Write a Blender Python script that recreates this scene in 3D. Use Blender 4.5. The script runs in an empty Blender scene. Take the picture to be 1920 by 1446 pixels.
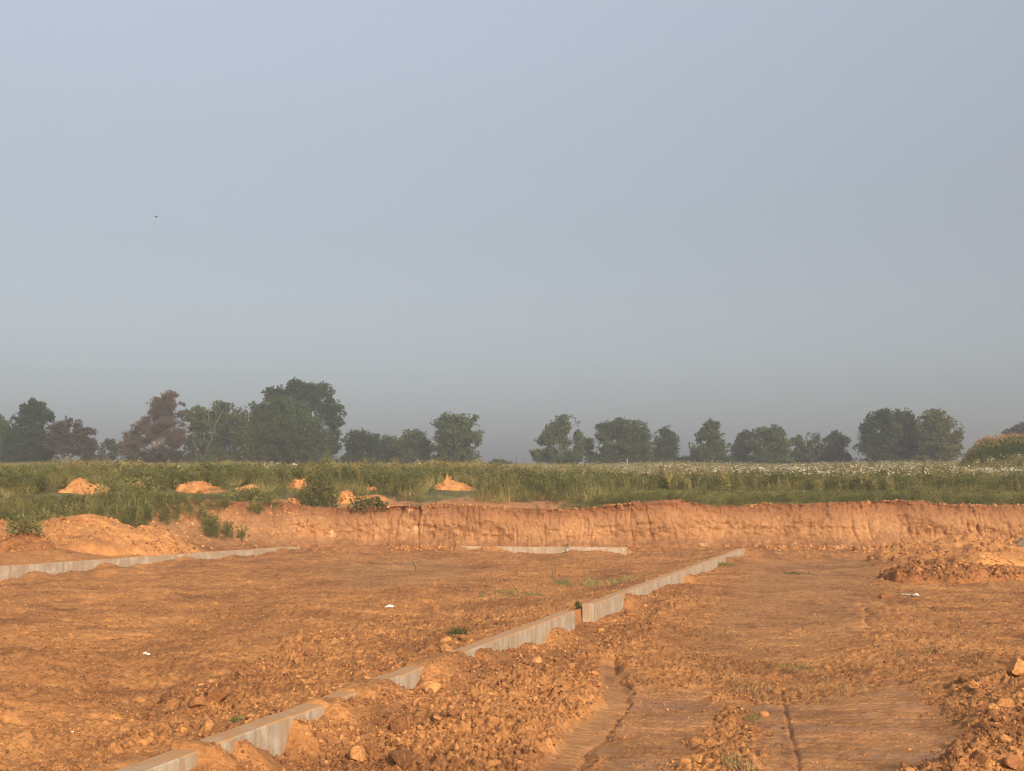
import bpy, bmesh, math, random
import numpy as np
from mathutils import Vector, Matrix

R = math.radians
random.seed(7)
rng = np.random.default_rng(11)
scene = bpy.context.scene
C = scene.collection

# ------------------------------------------------------------------ camera
CAM_H = 2.0
FPX = 2600.0                                   # focal length in pixels of a 1920 wide picture
TH = math.atan(225.0 / FPX)                    # the camera looks up a little: horizon below the middle
cam_d = bpy.data.cameras.new('camera')
cam_d.sensor_width = 36.0
cam_d.lens = FPX / 1920.0 * 36.0
cam_d.clip_start = 0.1
cam_d.clip_end = 6000.0
cam = bpy.data.objects.new('camera', cam_d)
cam.location = (0, 0, CAM_H)
cam.rotation_euler = (R(90) + TH, 0, 0)
C.objects.link(cam)
scene.camera = cam

# ------------------------------------------------------------------ sky and sun
SUN_EL = 24.0
SUN_AZ = 24.0                                  # degrees to the right of straight behind the camera
w = bpy.data.worlds.new('World')
scene.world = w
w.use_nodes = True
nt = w.node_tree
bg = nt.nodes['Background']
sky = nt.nodes.new('ShaderNodeTexSky')
sky.sky_type = 'NISHITA'
sky.sun_disc = False
sky.sun_elevation = R(SUN_EL)
sky.sun_rotation = R(180.0 - SUN_AZ)
sky.altitude = 0
sky.air_density = 1.0
sky.dust_density = 4.0
sky.ozone_density = 1.5
hs = nt.nodes.new('ShaderNodeHueSaturation')          # milky morning sky
hs.inputs['Saturation'].default_value = 0.42
nt.links.new(sky.outputs[0], hs.inputs['Color'])
# thick low air dims the sky towards the horizon, the same all round
tcw = nt.nodes.new('ShaderNodeTexCoord'); sxyz = nt.nodes.new('ShaderNodeSeparateXYZ'); nt.links.new(tcw.outputs['Generated'], sxyz.inputs[0])
rmp = nt.nodes.new('ShaderNodeValToRGB'); rmp.color_ramp.interpolation = 'B_SPLINE'
for e_, (p_, c_) in zip([rmp.color_ramp.elements[0], rmp.color_ramp.elements[1], rmp.color_ramp.elements.new(0.1), rmp.color_ramp.elements.new(0.22), rmp.color_ramp.elements.new(0.35)], ((0.0, 0.95), (0.7, 1.0), (0.08, 0.76), (0.2, 0.52), (0.36, 0.85))):
    e_.position = p_; e_.color = (c_ * 0.99, c_ * 1.0, c_ * 1.015, 1)
nt.links.new(sxyz.outputs[2], rmp.inputs[0])
mw = nt.nodes.new('ShaderNodeMix'); mw.data_type = 'RGBA'; mw.blend_type = 'MULTIPLY'; mw.inputs[0].default_value = 1.0
nt.links.new(hs.outputs[0], mw.inputs[6]); nt.links.new(rmp.outputs[0], mw.inputs[7])
nt.links.new(mw.outputs[2], bg.inputs[0])
bg.inputs[1].default_value = 0.15

sun_d = bpy.data.lights.new('sun', 'SUN')
sun_d.energy = 3.0
sun_d.angle = R(1.2)
sun_d.color = (1.0, 0.72, 0.42)
sun = bpy.data.objects.new('sun', sun_d)
to_sun = Vector((math.sin(R(SUN_AZ)) * math.cos(R(SUN_EL)), -math.cos(R(SUN_AZ)) * math.cos(R(SUN_EL)), math.sin(R(SUN_EL))))
sun.rotation_euler = to_sun.to_track_quat('Z', 'Y').to_euler()
sun.location = (8, -20, 30)
C.objects.link(sun)

scene.view_settings.view_transform = 'Standard'
scene.view_settings.look = 'None'
scene.view_settings.exposure = 0.5
scene.view_settings.gamma = 1.0
scene.view_settings.use_curve_mapping = False
scene.render.engine = 'CYCLES'
scene.cycles.use_denoising = True
scene.cycles.filter_width = 1.1
scene.cycles.max_bounces = 6
scene.cycles.diffuse_bounces = 3
scene.cycles.transmission_bounces = 4
scene.cycles.volume_bounces = 1
scene.cycles.transparent_max_bounces = 8

# ------------------------------------------------------------------ picture <-> place
CT, ST = math.cos(TH), math.sin(TH)
def ray(px, py):
    a = (px - 960.0) / FPX; b = (723.0 - py) / FPX
    return a, CT - b * ST, ST + b * CT
def gnd(px, py, z=0.0):
    a, y, dz = ray(px, py); t = (z - CAM_H) / dz
    return a * t, y * t
def at(px, py, Y):
    a, y, dz = ray(px, py); t = Y / y
    return a * t, Y, CAM_H + dz * t
def proj(X, Y, Z):
    d = Y * CT + (Z - CAM_H) * ST; u = -Y * ST + (Z - CAM_H) * CT
    return 960 + FPX * X / d, 723 - FPX * u / d

# ------------------------------------------------------------------ noise
def _h(ix, iy, seed):
    h = ix.astype(np.int32).view(np.uint32) * np.uint32(374761393)
    h += iy.astype(np.int32).view(np.uint32) * np.uint32(668265263)
    h += np.uint32((seed * 2246822519) & 0xFFFFFFFF)
    h ^= h >> np.uint32(13); h *= np.uint32(1274126177)
    h ^= h >> np.uint32(15); h *= np.uint32(2246822519)
    h ^= h >> np.uint32(16)
    return h.astype(np.float32) * np.float32(1 / 4294967296.0)
def noise(x, y, seed=0):
    x, y = np.broadcast_arrays(np.asarray(x, np.float32), np.asarray(y, np.float32)); x = np.atleast_1d(x); y = np.atleast_1d(y)
    ix = np.floor(x); iy = np.floor(y); fx = x - ix; fy = y - iy
    u = fx * fx * fx * (fx * (fx * 6 - 15) + 10); v = fy * fy * fy * (fy * (fy * 6 - 15) + 10)
    def g(i, j):
        a = _h(ix + i, iy + j, seed) * 6.2831853
        return np.cos(a) * (fx - i) + np.sin(a) * (fy - j)
    n0 = g(0, 0) * (1 - u) + g(1, 0) * u
    n1 = g(0, 1) * (1 - u) + g(1, 1) * u
    return (n0 * (1 - v) + n1 * v) * 1.5
def fbm(x, y, seed=0, octv=4, gain=0.5):
    s = 0.0; a = 1.0
    for k in range(octv):
        s = s + a * noise(np.asarray(x) * 2 ** k, np.asarray(y) * 2 ** k, seed + k * 17); a *= gain
    return s
def clods(x, y, seed=0, keep=1.0):
    """angular lumps: one per cell, tilted flat-topped bumps, 0..1"""
    x = np.asarray(x, np.float32); y = np.asarray(y, np.float32)
    ix = np.floor(x); iy = np.floor(y)
    out = np.zeros_like(x)
    for i in (-1, 0, 1):
        for j in (-1, 0, 1):
            cx = ix + i; cy = iy + j
            r1 = _h(cx, cy, seed); r2 = _h(cx, cy, seed + 1); r3 = _h(cx, cy, seed + 2); r4 = _h(cx, cy, seed + 3)
            dx = x - (cx + 0.15 + 0.7 * r1); dy = y - (cy + 0.15 + 0.7 * r2)
            rad = 0.22 + 0.42 * r3
            an = r4 * 6.28; c, s = np.cos(an), np.sin(an)
            ex = np.abs(dx * c + dy * s); ey = np.abs(-dx * s + dy * c) * (0.9 + 0.6 * r1)
            d = (np.maximum(ex, ey) * 0.6 + 0.4 * np.sqrt(ex * ex + ey * ey)) / rad
            hgt = np.clip(1 - d, 0, 1) ** 0.55 * rad * (1 + (dx * c - dy * s) * 0.8)
            hgt = np.where(_h(cx, cy, seed + 5) < keep, hgt, 0)
            out = np.maximum(out, hgt)
    return out
def sst(a, b, x):
    t = np.clip((np.asarray(x, float) - a) / (b - a), 0, 1); return t * t * (3 - 2 * t)

# ------------------------------------------------------------------ mesh helpers
def make_mesh(name, V, F, mats=(), smooth=True, midx=None):
    me = bpy.data.meshes.new(name)
    V = np.asarray(V, np.float32)
    if not isinstance(F, (list, tuple)): F = [F]
    F = [np.asarray(f, np.int32) for f in F if len(f)]
    nl = sum(f.size for f in F); nf = sum(len(f) for f in F)
    me.vertices.add(len(V)); me.vertices.foreach_set('co', V.ravel())
    me.loops.add(nl); me.loops.foreach_set('vertex_index', np.concatenate([f.ravel() for f in F]))
    me.polygons.add(nf)
    tot = np.concatenate([np.full(len(f), f.shape[1], np.int32) for f in F])
    st = np.concatenate([[0], np.cumsum(tot)[:-1]]).astype(np.int32)
    me.polygons.foreach_set('loop_start', st)
    me.polygons.foreach_set('loop_total', tot)
    me.polygons.foreach_set('use_smooth', np.full(nf, smooth, bool))
    for m in mats: me.materials.append(m)
    if midx is not None: me.polygons.foreach_set('material_index', np.asarray(midx, np.int32))
    me.update(calc_edges=True); me.validate()
    return me
def add_attr(me, name, arr):
    a = me.attributes.new(name, 'FLOAT', 'POINT'); a.data.foreach_set('value', np.asarray(arr, np.float32).ravel())
def grid_faces(nr, nc):
    i = np.arange(nr - 1)[:, None] * nc + np.arange(nc - 1)[None, :]
    i = i.ravel()
    return np.stack([i, i + 1, i + nc + 1, i + nc], 1)
def link(name, me, parent=None, label=None, cat=None, group=None, kind=None, loc=None):
    o = bpy.data.objects.new(name, me); C.objects.link(o)
    if parent: o.parent = parent
    if loc is not None: o.location = loc
    if label: o['label'] = label
    if cat: o['category'] = cat
    if group: o['group'] = group
    if kind: o['kind'] = kind
    return o

# ------------------------------------------------------------------ materials
def new_mat(name):
    m = bpy.data.materials.new(name); m.use_nodes = True
    return m, m.node_tree.nodes, m.node_tree.links, m.node_tree.nodes['Principled BSDF']
def N(nodes, t, **kw):
    n = nodes.new(t)
    for k, v in kw.items(): setattr(n, k, v)
    return n
def noise_node(nodes, links, vec, scale, detail=6, rough=0.6, lac=2.0, dist=0.0):
    n = nodes.new('ShaderNodeTexNoise'); n.inputs['Scale'].default_value = scale; n.inputs['Detail'].default_value = detail
    n.inputs['Roughness'].default_value = rough; n.inputs['Distortion'].default_value = dist
    links.new(vec, n.inputs['Vector']); return n.outputs['Fac']
def ramp(nodes, links, fac, stops):
    r = nodes.new('ShaderNodeValToRGB')
    el = r.color_ramp.elements
    while len(el) < len(stops): el.new(0.5)
    for e, (p, c) in zip(el, stops):
        e.position = p; e.color = (*c, 1) if len(c) == 3 else c
    links.new(fac, r.inputs['Fac']); return r.outputs['Color']
def mixc(nodes, links, fac, a, b, mode='MIX'):
    m = nodes.new('ShaderNodeMix'); m.data_type = 'RGBA'; m.blend_type = mode
    for s, v in ((m.inputs[0], fac), (m.inputs[6], a), (m.inputs[7], b)):
        if hasattr(v, 'links'): links.new(v, s)
        elif isinstance(v, (int, float)): s.default_value = v
        else: s.default_value = (*v, 1)
    return m.outputs[2]
def mth(nodes, links, op, a, b=None, clamp=False):
    m = nodes.new('ShaderNodeMath'); m.operation = op; m.use_clamp = clamp
    for s, v in ((m.inputs[0], a), (m.inputs[1], b)):
        if v is None: continue
        if hasattr(v, 'links'): links.new(v, s)
        else: s.default_value = v
    return m.outputs[0]
def attr(nodes, name):
    a = nodes.new('ShaderNodeAttribute'); a.attribute_name = name; return a.outputs['Fac']

ORANGE = (0.555, 0.268, 0.094); BROWN = (0.36, 0.168, 0.064); DARK = (0.19, 0.089, 0.038); TAN = (0.40, 0.255, 0.135); PALE = (0.62, 0.36, 0.16)

def soil_material(name, use_attr=True, bump=0.6, tint=None, strata=False):
    m, nd, ln, b = new_mat(name)
    geo = nd.new('ShaderNodeNewGeometry'); pos = geo.outputs['Position']
    n1 = noise_node(nd, ln, pos, 0.55, 5, 0.6)
    n2 = noise_node(nd, ln, pos, 3.2, 7, 0.68)
    n3 = noise_node(nd, ln, pos, 24.0, 6, 0.7)
    n4 = noise_node(nd, ln, pos, 90.0, 3, 0.6)
    n5 = noise_node(nd, ln, pos, 9.0, 5, 0.7)
    mixn = mth(nd, ln, 'ADD', mth(nd, ln, 'MULTIPLY', n1, 0.34), mth(nd, ln, 'ADD', mth(nd, ln, 'MULTIPLY', n2, 0.30), mth(nd, ln, 'ADD', mth(nd, ln, 'MULTIPLY', n3, 0.22), mth(nd, ln, 'MULTIPLY', n5, 0.14))))
    col = ramp(nd, ln, mixn, [(0.40, DARK), (0.465, BROWN), (0.52, tuple(0.5 * (a + c) for a, c in zip(BROWN, ORANGE))), (0.57, ORANGE), (0.67, PALE)])
    spec = None
    mpz = nd.new('ShaderNodeMapping'); mpz.inputs['Scale'].default_value = (0.7, 5.0, 5.0); ln.new(pos, mpz.inputs[0])
    scr = noise_node(nd, ln, mpz.outputs[0], 1.6, 6, 0.7, dist=0.4)
    if use_attr:
        col = mixc(nd, ln, ramp(nd, ln, scr, [(0.53, (0, 0, 0)), (0.62, (0.5, 0.5, 0.5))]), col, (0.25, 0.118, 0.05))
        col = mixc(nd, ln, ramp(nd, ln, scr, [(0.36, (0.5, 0.5, 0.5)), (0.45, (0, 0, 0))]), col, (0.56, 0.30, 0.125))
    if use_attr:
        # worked lanes: tan, tightly packed and a little shiny; turned rubble: fresher orange
        pk = attr(nd, 'packed'); rb = attr(nd, 'rubble'); wt = attr(nd, 'moist')
        tan = ramp(nd, ln, mixn, [(0.40, (0.22, 0.11, 0.05)), (0.50, (0.36, 0.188, 0.084)), (0.62, (0.50, 0.28, 0.128))])
        col = mixc(nd, ln, mth(nd, ln, 'MULTIPLY', pk, 0.8), col, tan)
        rub = ramp(nd, ln, mth(nd, ln, 'ADD', mth(nd, ln, 'MULTIPLY', n2, 0.5), mth(nd, ln, 'MULTIPLY', n3, 0.5)), [(0.38, DARK), (0.48, BROWN), (0.58, ORANGE), (0.70, PALE)])
        col = mixc(nd, ln, mth(nd, ln, 'MULTIPLY', rb, 0.75), col, rub)
        col = mixc(nd, ln, mth(nd, ln, 'MULTIPLY', wt, 0.40), col, (0.19, 0.085, 0.035))
        rr = nd.new('ShaderNodeMapRange'); ln.new(attr(nd, 'sheen'), rr.inputs[0]); rr.inputs[3].default_value = 0.93; rr.inputs[4].default_value = 0.56
        ln.new(rr.outputs[0], b.inputs['Roughness'])
        rs = nd.new('ShaderNodeMapRange'); ln.new(attr(nd, 'sheen'), rs.inputs[0]); rs.inputs[3].default_value = 0.2; rs.inputs[4].default_value = 0.32; spec = rs.outputs[0]
    else:
        b.inputs['Roughness'].default_value = 0.93
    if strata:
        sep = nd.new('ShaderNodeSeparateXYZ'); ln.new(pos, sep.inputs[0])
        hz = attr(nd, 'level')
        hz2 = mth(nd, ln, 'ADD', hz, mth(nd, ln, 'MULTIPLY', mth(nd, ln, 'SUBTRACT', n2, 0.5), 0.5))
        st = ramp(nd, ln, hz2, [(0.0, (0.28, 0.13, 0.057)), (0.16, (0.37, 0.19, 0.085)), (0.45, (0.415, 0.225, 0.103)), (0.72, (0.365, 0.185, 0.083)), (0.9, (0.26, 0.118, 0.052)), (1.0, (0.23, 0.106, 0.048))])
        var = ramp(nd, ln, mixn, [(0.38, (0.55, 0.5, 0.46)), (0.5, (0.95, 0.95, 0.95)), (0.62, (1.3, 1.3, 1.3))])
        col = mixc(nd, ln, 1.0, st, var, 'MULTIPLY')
        stv = nd.new('ShaderNodeMapping'); stv.inputs['Scale'].default_value = (3.0, 1.0, 0.25); ln.new(pos, stv.inputs[0])
        sn = noise_node(nd, ln, stv.outputs[0], 1.3, 6, 0.7)
        col = mixc(nd, ln, ramp(nd, ln, sn, [(0.52, (0, 0, 0)), (0.64, (0.42, 0.42, 0.42))]), col, (0.27, 0.12, 0.05))
        wn = noise_node(nd, ln, pos, 0.8, 5, 0.6)
        col = mixc(nd, ln, ramp(nd, ln, wn, [(0.66, (0, 0, 0)), (0.72, (0.7, 0.7, 0.7))]), col, (0.68, 0.47, 0.25))
    if tint: col = mixc(nd, ln, 1.0, col, tint, 'MULTIPLY')
    ln.new(col, b.inputs['Base Color'])
    b.inputs['Specular IOR Level'].default_value = 0.2
    if spec: ln.new(spec, b.inputs['Specular IOR Level'])
    bp = nd.new('ShaderNodeBump'); bp.inputs['Strength'].default_value = bump; bp.inputs['Distance'].default_value = 0.05
    bh = mth(nd, ln, 'ADD', mth(nd, ln, 'MULTIPLY', n5, 1.6), mth(nd, ln, 'ADD', mth(nd, ln, 'MULTIPLY', n3, 1.0), mth(nd, ln, 'MULTIPLY', n4, 0.35)))
    ln.new(bh, bp.inputs['Height']); ln.new(bp.outputs[0], b.inputs['Normal'])
    return m
M_SOIL = soil_material('clay_soil')
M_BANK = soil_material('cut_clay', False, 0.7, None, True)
M_HEAP = soil_material('dumped_clay', False, 0.8, (1.18, 1.2, 1.2))
M_HEAP2 = soil_material('dark_dumped_clay', False, 0.8, (0.8, 0.74, 0.74))

def clod_material(name, lo, hi):
    m, nd, ln, b = new_mat(name)
    oi = nd.new('ShaderNodeObjectInfo'); tc = nd.new('ShaderNodeTexCoord')
    geo = nd.new('ShaderNodeNewGeometry')
    n = noise_node(nd, ln, geo.outputs['Position'], 30, 6, 0.7)
    base = mixc(nd, ln, oi.outputs['Random'], lo, hi)
    v = ramp(nd, ln, n, [(0.3, (0.55, 0.52, 0.5)), (0.5, (1, 1, 1)), (0.7, (1.3, 1.3, 1.25))])
    ln.new(mixc(nd, ln, 1.0, base, v, 'MULTIPLY'), b.inputs['Base Color'])
    b.inputs['Roughness'].default_value = 0.95; b.inputs['Specular IOR Level'].default_value = 0.2
    bp = nd.new('ShaderNodeBump'); bp.inputs['Strength'].default_value = 0.6; bp.inputs['Distance'].default_value = 0.02
    ln.new(n, bp.inputs['Height']); ln.new(bp.outputs[0], b.inputs['Normal'])
    return m
M_CLOD = clod_material('clay_clod', (0.25, 0.115, 0.048), (0.46, 0.225, 0.085))
M_CLOD_O = clod_material('orange_clod', (0.41, 0.195, 0.072), (0.52, 0.265, 0.10))
M_CLOD_D = clod_material('dark_clod', (0.17, 0.078, 0.036), (0.30, 0.135, 0.055))
M_CLOD_G = clod_material('grey_rock', (0.16, 0.125, 0.09), (0.2, 0.16, 0.12))

def leaf_material(name, c1, c2, trans=0.25, c3=None):
    m, nd, ln, b = new_mat(name)
    oi = nd.new('ShaderNodeObjectInfo'); geo = nd.new('ShaderNodeNewGeometry')
    n = noise_node(nd, ln, geo.outputs['Position'], 0.22, 3, 0.6)
    n2 = noise_node(nd, ln, geo.outputs['Position'], 6.0, 2, 0.6)
    f = mth(nd, ln, 'ADD', mth(nd, ln, 'MULTIPLY', oi.outputs['Random'], 0.55), mth(nd, ln, 'ADD', mth(nd, ln, 'MULTIPLY', n, 0.4), mth(nd, ln, 'MULTIPLY', n2, 0.35)))
    col = ramp(nd, ln, f, [(0.3, c1), (0.85, c2)])
    if c3:
        col = mixc(nd, ln, ramp(nd, ln, n, [(0.52, (0, 0, 0)), (0.64, (0.75, 0.75, 0.75))]), col, c3)
    ln.new(col, b.inputs['Base Color']); b.inputs['Roughness'].default_value = 0.7; b.inputs['Specular IOR Level'].default_value = 0.15
    t = nd.new('ShaderNodeBsdfTranslucent'); ln.new(col, t.inputs[0])
    ms = nd.new('ShaderNodeMixShader'); ms.inputs[0].default_value = trans
    ln.new(b.outputs[0], ms.inputs[1]); ln.new(t.outputs[0], ms.inputs[2])
    ln.new(ms.outputs[0], nd['Material Output'].inputs['Surface'])
    return m
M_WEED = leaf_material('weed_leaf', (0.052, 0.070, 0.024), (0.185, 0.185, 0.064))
M_TALL = leaf_material('tall_weed_leaf', (0.085, 0.10, 0.032), (0.33, 0.295, 0.11))
M_GRASS = leaf_material('grass_blade', (0.10, 0.108, 0.035), (0.36, 0.31, 0.12))
M_DRY = leaf_material('dry_grass', (0.22, 0.145, 0.065), (0.36, 0.25, 0.12))
M_LACE = leaf_material('white_umbel', (0.34, 0.31, 0.21), (0.54, 0.49, 0.37), 0.2)
M_CORN = leaf_material('corn_leaf', (0.05, 0.085, 0.025), (0.09, 0.12, 0.035))
M_TASSEL = leaf_material('corn_tassel', (0.32, 0.20, 0.09), (0.46, 0.30, 0.14))
M_TREE = leaf_material('tree_leaf', (0.038, 0.064, 0.023), (0.095, 0.125, 0.044))
M_TREE_Y = leaf_material('yellow_green_leaf', (0.062, 0.082, 0.022), (0.115, 0.125, 0.036))
M_TREE_P = leaf_material('purple_brown_leaf', (0.062, 0.058, 0.036), (0.105, 0.092, 0.058))
M_TREE_B = leaf_material('rust_brown_leaf', (0.085, 0.066, 0.040), (0.150, 0.112, 0.070), 0.25, (0.075, 0.085, 0.036))
def plain(name, c, rough=0.8, bumpy=None, var=0.25, scale=4.0):
    m, nd, ln, b = new_mat(name)
    geo = nd.new('ShaderNodeNewGeometry')
    n = noise_node(nd, ln, geo.outputs['Position'], scale, 5, 0.6)
    v = ramp(nd, ln, n, [(0.3, (1 - var,) * 3), (0.7, (1 + var,) * 3)])
    ln.new(mixc(nd, ln, 1.0, c, v, 'MULTIPLY'), b.inputs['Base Color']); b.inputs['Roughness'].default_value = rough
    return m
M_BARK = plain('bark', (0.16, 0.115, 0.08), 0.9)
M_BARK_D = plain('grey_dead_wood', (0.22, 0.18, 0.14), 0.9)
M_WOOD = plain('weathered_wood', (0.16, 0.10, 0.055), 0.9, scale=20)
M_WHITE = plain('white_litter', (0.78, 0.76, 0.72), 0.6, var=0.12, scale=25)
M_POST = plain('white_post', (0.75, 0.73, 0.68), 0.5, var=0.1)
M_BIRD = plain('bird_feather', (0.03, 0.03, 0.035), 0.8)
M_SOILVEG = None

def concrete_material():
    m, nd, ln, b = new_mat('poured_concrete')
    geo = nd.new('ShaderNodeNewGeometry'); pos = geo.outputs['Position']
    n1 = noise_node(nd, ln, pos, 1.3, 6, 0.65); n2 = noise_node(nd, ln, pos, 14, 6, 0.65)
    col = ramp(nd, ln, mth(nd, ln, 'ADD', mth(nd, ln, 'MULTIPLY', n1, 0.6), mth(nd, ln, 'MULTIPLY', n2, 0.4)), [(0.36, (0.29, 0.245, 0.19)), (0.5, (0.37, 0.315, 0.25)), (0.64, (0.45, 0.39, 0.31))])
    mp = nd.new('ShaderNodeMapping'); mp.inputs['Scale'].default_value = (7.0, 7.0, 0.35); ln.new(pos, mp.inputs[0])
    s = noise_node(nd, ln, mp.outputs[0], 1.0, 5, 0.7)
    col = mixc(nd, ln, ramp(nd, ln, s, [(0.47, (0, 0, 0)), (0.60, (0.75, 0.75, 0.75))]), col, (0.33, 0.20, 0.105))     # clay streaks washed down the face
    mp2 = nd.new('ShaderNodeMapping'); mp2.inputs['Scale'].default_value = (14.0, 14.0, 0.2); ln.new(pos, mp2.inputs[0])
    s2 = noise_node(nd, ln, mp2.outputs[0], 1.0, 3, 0.6)
    col = mixc(nd, ln, ramp(nd, ln, s2, [(0.60, (0, 0, 0)), (0.72, (0.5, 0.5, 0.5))]), col, (0.24, 0.205, 0.16))
    lime = noise_node(nd, ln, pos, 2.6, 6, 0.7)
    col = mixc(nd, ln, ramp(nd, ln, lime, [(0.54, (0, 0, 0)), (0.66, (0.6, 0.6, 0.6))]), col, (0.52, 0.46, 0.37))
    col = mixc(nd, ln, ramp(nd, ln, lime, [(0.34, (0.7, 0.7, 0.7)), (0.45, (0, 0, 0))]), col, (0.36, 0.23, 0.125))
    sn = nd.new('ShaderNodeSeparateXYZ'); ln.new(geo.outputs['Normal'], sn.inputs[0])
    up = mth(nd, ln, 'GREATER_THAN', sn.outputs[2], 0.6)
    d = noise_node(nd, ln, pos, 5, 6, 0.7)
    col = mixc(nd, ln, mth(nd, ln, 'MULTIPLY', up, ramp(nd, ln, d, [(0.38, (0.45, 0.45, 0.45)), (0.55, (1, 1, 1))])), col, (0.44, 0.235, 0.095))  # clay dust lying on the top
    ln.new(col, b.inputs['Base Color']); b.inputs['Roughness'].default_value = 0.9
    bp = nd.new('ShaderNodeBump'); bp.inputs['Strength'].default_value = 0.35; bp.inputs['Distance'].default_value = 0.01
    ln.new(n2, bp.inputs['Height']); ln.new(bp.outputs[0], b.inputs['Normal'])
    return m
M_CONC = concrete_material()

def meadow_material():
    m, nd, ln, b = new_mat('meadow_soil')
    geo = nd.new('ShaderNodeNewGeometry'); pos = geo.outputs['Position']
    n = noise_node(nd, ln, pos, 0.5, 6, 0.65); n2 = noise_node(nd, ln, pos, 7, 5, 0.65)
    green = ramp(nd, ln, mth(nd, ln, 'ADD', mth(nd, ln, 'MULTIPLY', n, 0.6), mth(nd, ln, 'MULTIPLY', n2, 0.4)), [(0.35, (0.05, 0.055, 0.02)), (0.5, (0.09, 0.09, 0.03)), (0.65, (0.16, 0.14, 0.05))])
    soil = ramp(nd, ln, n2, [(0.35, (0.26, 0.12, 0.05)), (0.65, (0.46, 0.22, 0.085))])
    ln.new(mixc(nd, ln, attr(nd, 'bare'), green, soil), b.inputs['Base Color']); b.inputs['Roughness'].default_value = 0.95
    bp = nd.new('ShaderNodeBump'); bp.inputs['Strength'].default_value = 0.6; bp.inputs['Distance'].default_value = 0.06
    ln.new(n2, bp.inputs['Height']); ln.new(bp.outputs[0], b.inputs['Normal'])
    return m
M_MEADOW = meadow_material()

# ------------------------------------------------------------------ walls: lines on the ground
WT = 0.35                                        # top of every foundation wall above the pit floor
class WallLine:
    """outer top edge from p to q; positive v is the side that shows"""
    def __init__(s, p, q, thick=0.2, flip=False):
        s.p = np.array(p, float); s.q = np.array(q, float); d = s.q - s.p; s.L = np.hypot(*d); s.d = d / s.L
        s.n = np.array([s.d[1], -s.d[0]])
        if flip: s.n = -s.n
        s.th = thick
        u = np.linspace(0, s.L, 600); P = s.p[None] + u[:, None] * s.d[None]
        s.us = u; s.pxs = proj(P[:, 0], P[:, 1], WT)[0]; s.pys = proj(P[:, 0], P[:, 1], WT)[1]
    def uv(s, X, Y):
        return (X - s.p[0]) * s.d[0] + (Y - s.p[1]) * s.d[1], (X - s.p[0]) * s.n[0] + (Y - s.p[1]) * s.n[1]
    def u_of_px(s, px): return np.interp(px, s.pxs, s.us)
    def expo(s, table):
        """[(picture x, pixels of bare face)] -> metres of bare face along u"""
        tx = np.array([t[0] for t in table], float); te = np.array([t[1] for t in table], float)
        sc = (np.interp(tx, s.pxs, s.pys) - 948.0) / (CAM_H - WT)
        return s.u_of_px(tx), te / sc
    def pt(s, u, v, z): 
        q = s.p + u * s.d + v * s.n; return (q[0], q[1], z)

W_MAIN = WallLine(gnd(272, 1445, WT), gnd(1395, 1028, WT))
W_LEFT = WallLine(gnd(-60, 1066, WT), gnd(540, 1025.5, WT))
W_FAR = WallLine(gnd(858, 1024.2, WT), gnd(1175, 1026.2, WT))
EXP_MAIN = [(200, 40), (272, 36), (330, 34), (368, 28), (376, -6), (390, -5), (397, 8), (420, 26), (431, 34), (437, 20), (444, 6), (452, 14), (470, 30), (490, 52), (500, 62), (512, 55), (520, 70), (535, 46), (549, 4), (556, 10), (575, 22), (604, 20), (613, -3), (630, -3), (640, 8), (664, 9), (672, -3), (722, -3), (732, 12), (742, 28), (776, 30), (788, 18), (798, -4), (856, -3), (866, 8), (886, 24), (892, 6), (905, 6), (918, 18), (960, 26), (985, 22), (1000, 34), (1020, 38), (1032, 16), (1046, 18), (1056, 34), (1078, 30), (1096, 30), (1118, 32), (1135, 27), (1150, 29), (1166, 30), (1173, 3), (1180, 7), (1200, 16), (1210, 22), (1225, 17), (1250, 14), (1281, 22), (1284, 8), (1300, 14), (1330, 17), (1358, 14), (1362, 5), (1395, 13)]
EXP_LEFT = [(-60, 24), (0, 27), (40, 20), (62, 17), (75, 27), (100, 28), (130, 26), (160, 20), (178, 13), (195, 5), (205, 8), (222, 14), (235, 16), (262, 14), (300, 11), (330, 7), (345, 5), (365, 9), (385, 13), (405, 12), (430, 9), (470, 11), (500, 8), (515, 6), (528, 2), (540, 5)]
EXP_FAR = [(858, -2), (865, 2), (882, 7), (895, 6), (906, -1), (928, -2), (934, 3), (950, 7), (965, 13), (975, 9), (985, 10), (1005, 14), (1035, 15), (1050, 13), (1062, 10), (1078, 6), (1092, 8), (1105, 9), (1130, 8), (1148, 9), (1160, 13), (1172, 16), (1175, 16)]

# ------------------------------------------------------------------ pit floor: height and soil masks
def pxpoly(pts): return np.array([gnd(x, y, 0.05) for x, y in pts])
def poly_mask(poly, X, Y, soft):
    inside = np.zeros(X.shape, bool); dist = np.full(X.shape, 1e9)
    n = len(poly)
    for i in range(n):
        x0, y0 = poly[i]; x1, y1 = poly[(i + 1) % n]
        dx, dy = x1 - x0, y1 - y0
        t = np.clip(((X - x0) * dx + (Y - y0) * dy) / (dx * dx + dy * dy + 1e-9), 0, 1)
        dist = np.minimum(dist, np.hypot(X - x0 - t * dx, Y - y0 - t * dy))
        cr = ((y0 > Y) != (y1 > Y)) & (X < dx * (Y - y0) / (dy if abs(dy) > 1e-9 else 1e-9) + x0)
        inside ^= cr
    sd = np.where(inside, dist, -dist)
    return sst(-soft, soft, sd)
def line_dist(pts, X, Y):
    dist = np.full(X.shape, 1e9)
    for (x0, y0), (x1, y1) in zip(pts[:-1], pts[1:]):
        dx, dy = x1 - x0, y1 - y0
        t = np.clip(((X - x0) * dx + (Y - y0) * dy) / (dx * dx + dy * dy + 1e-9), 0, 1)
        dist = np.minimum(dist, np.hypot(X - x0 - t * dx, Y - y0 - t * dy))
    return dist

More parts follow.
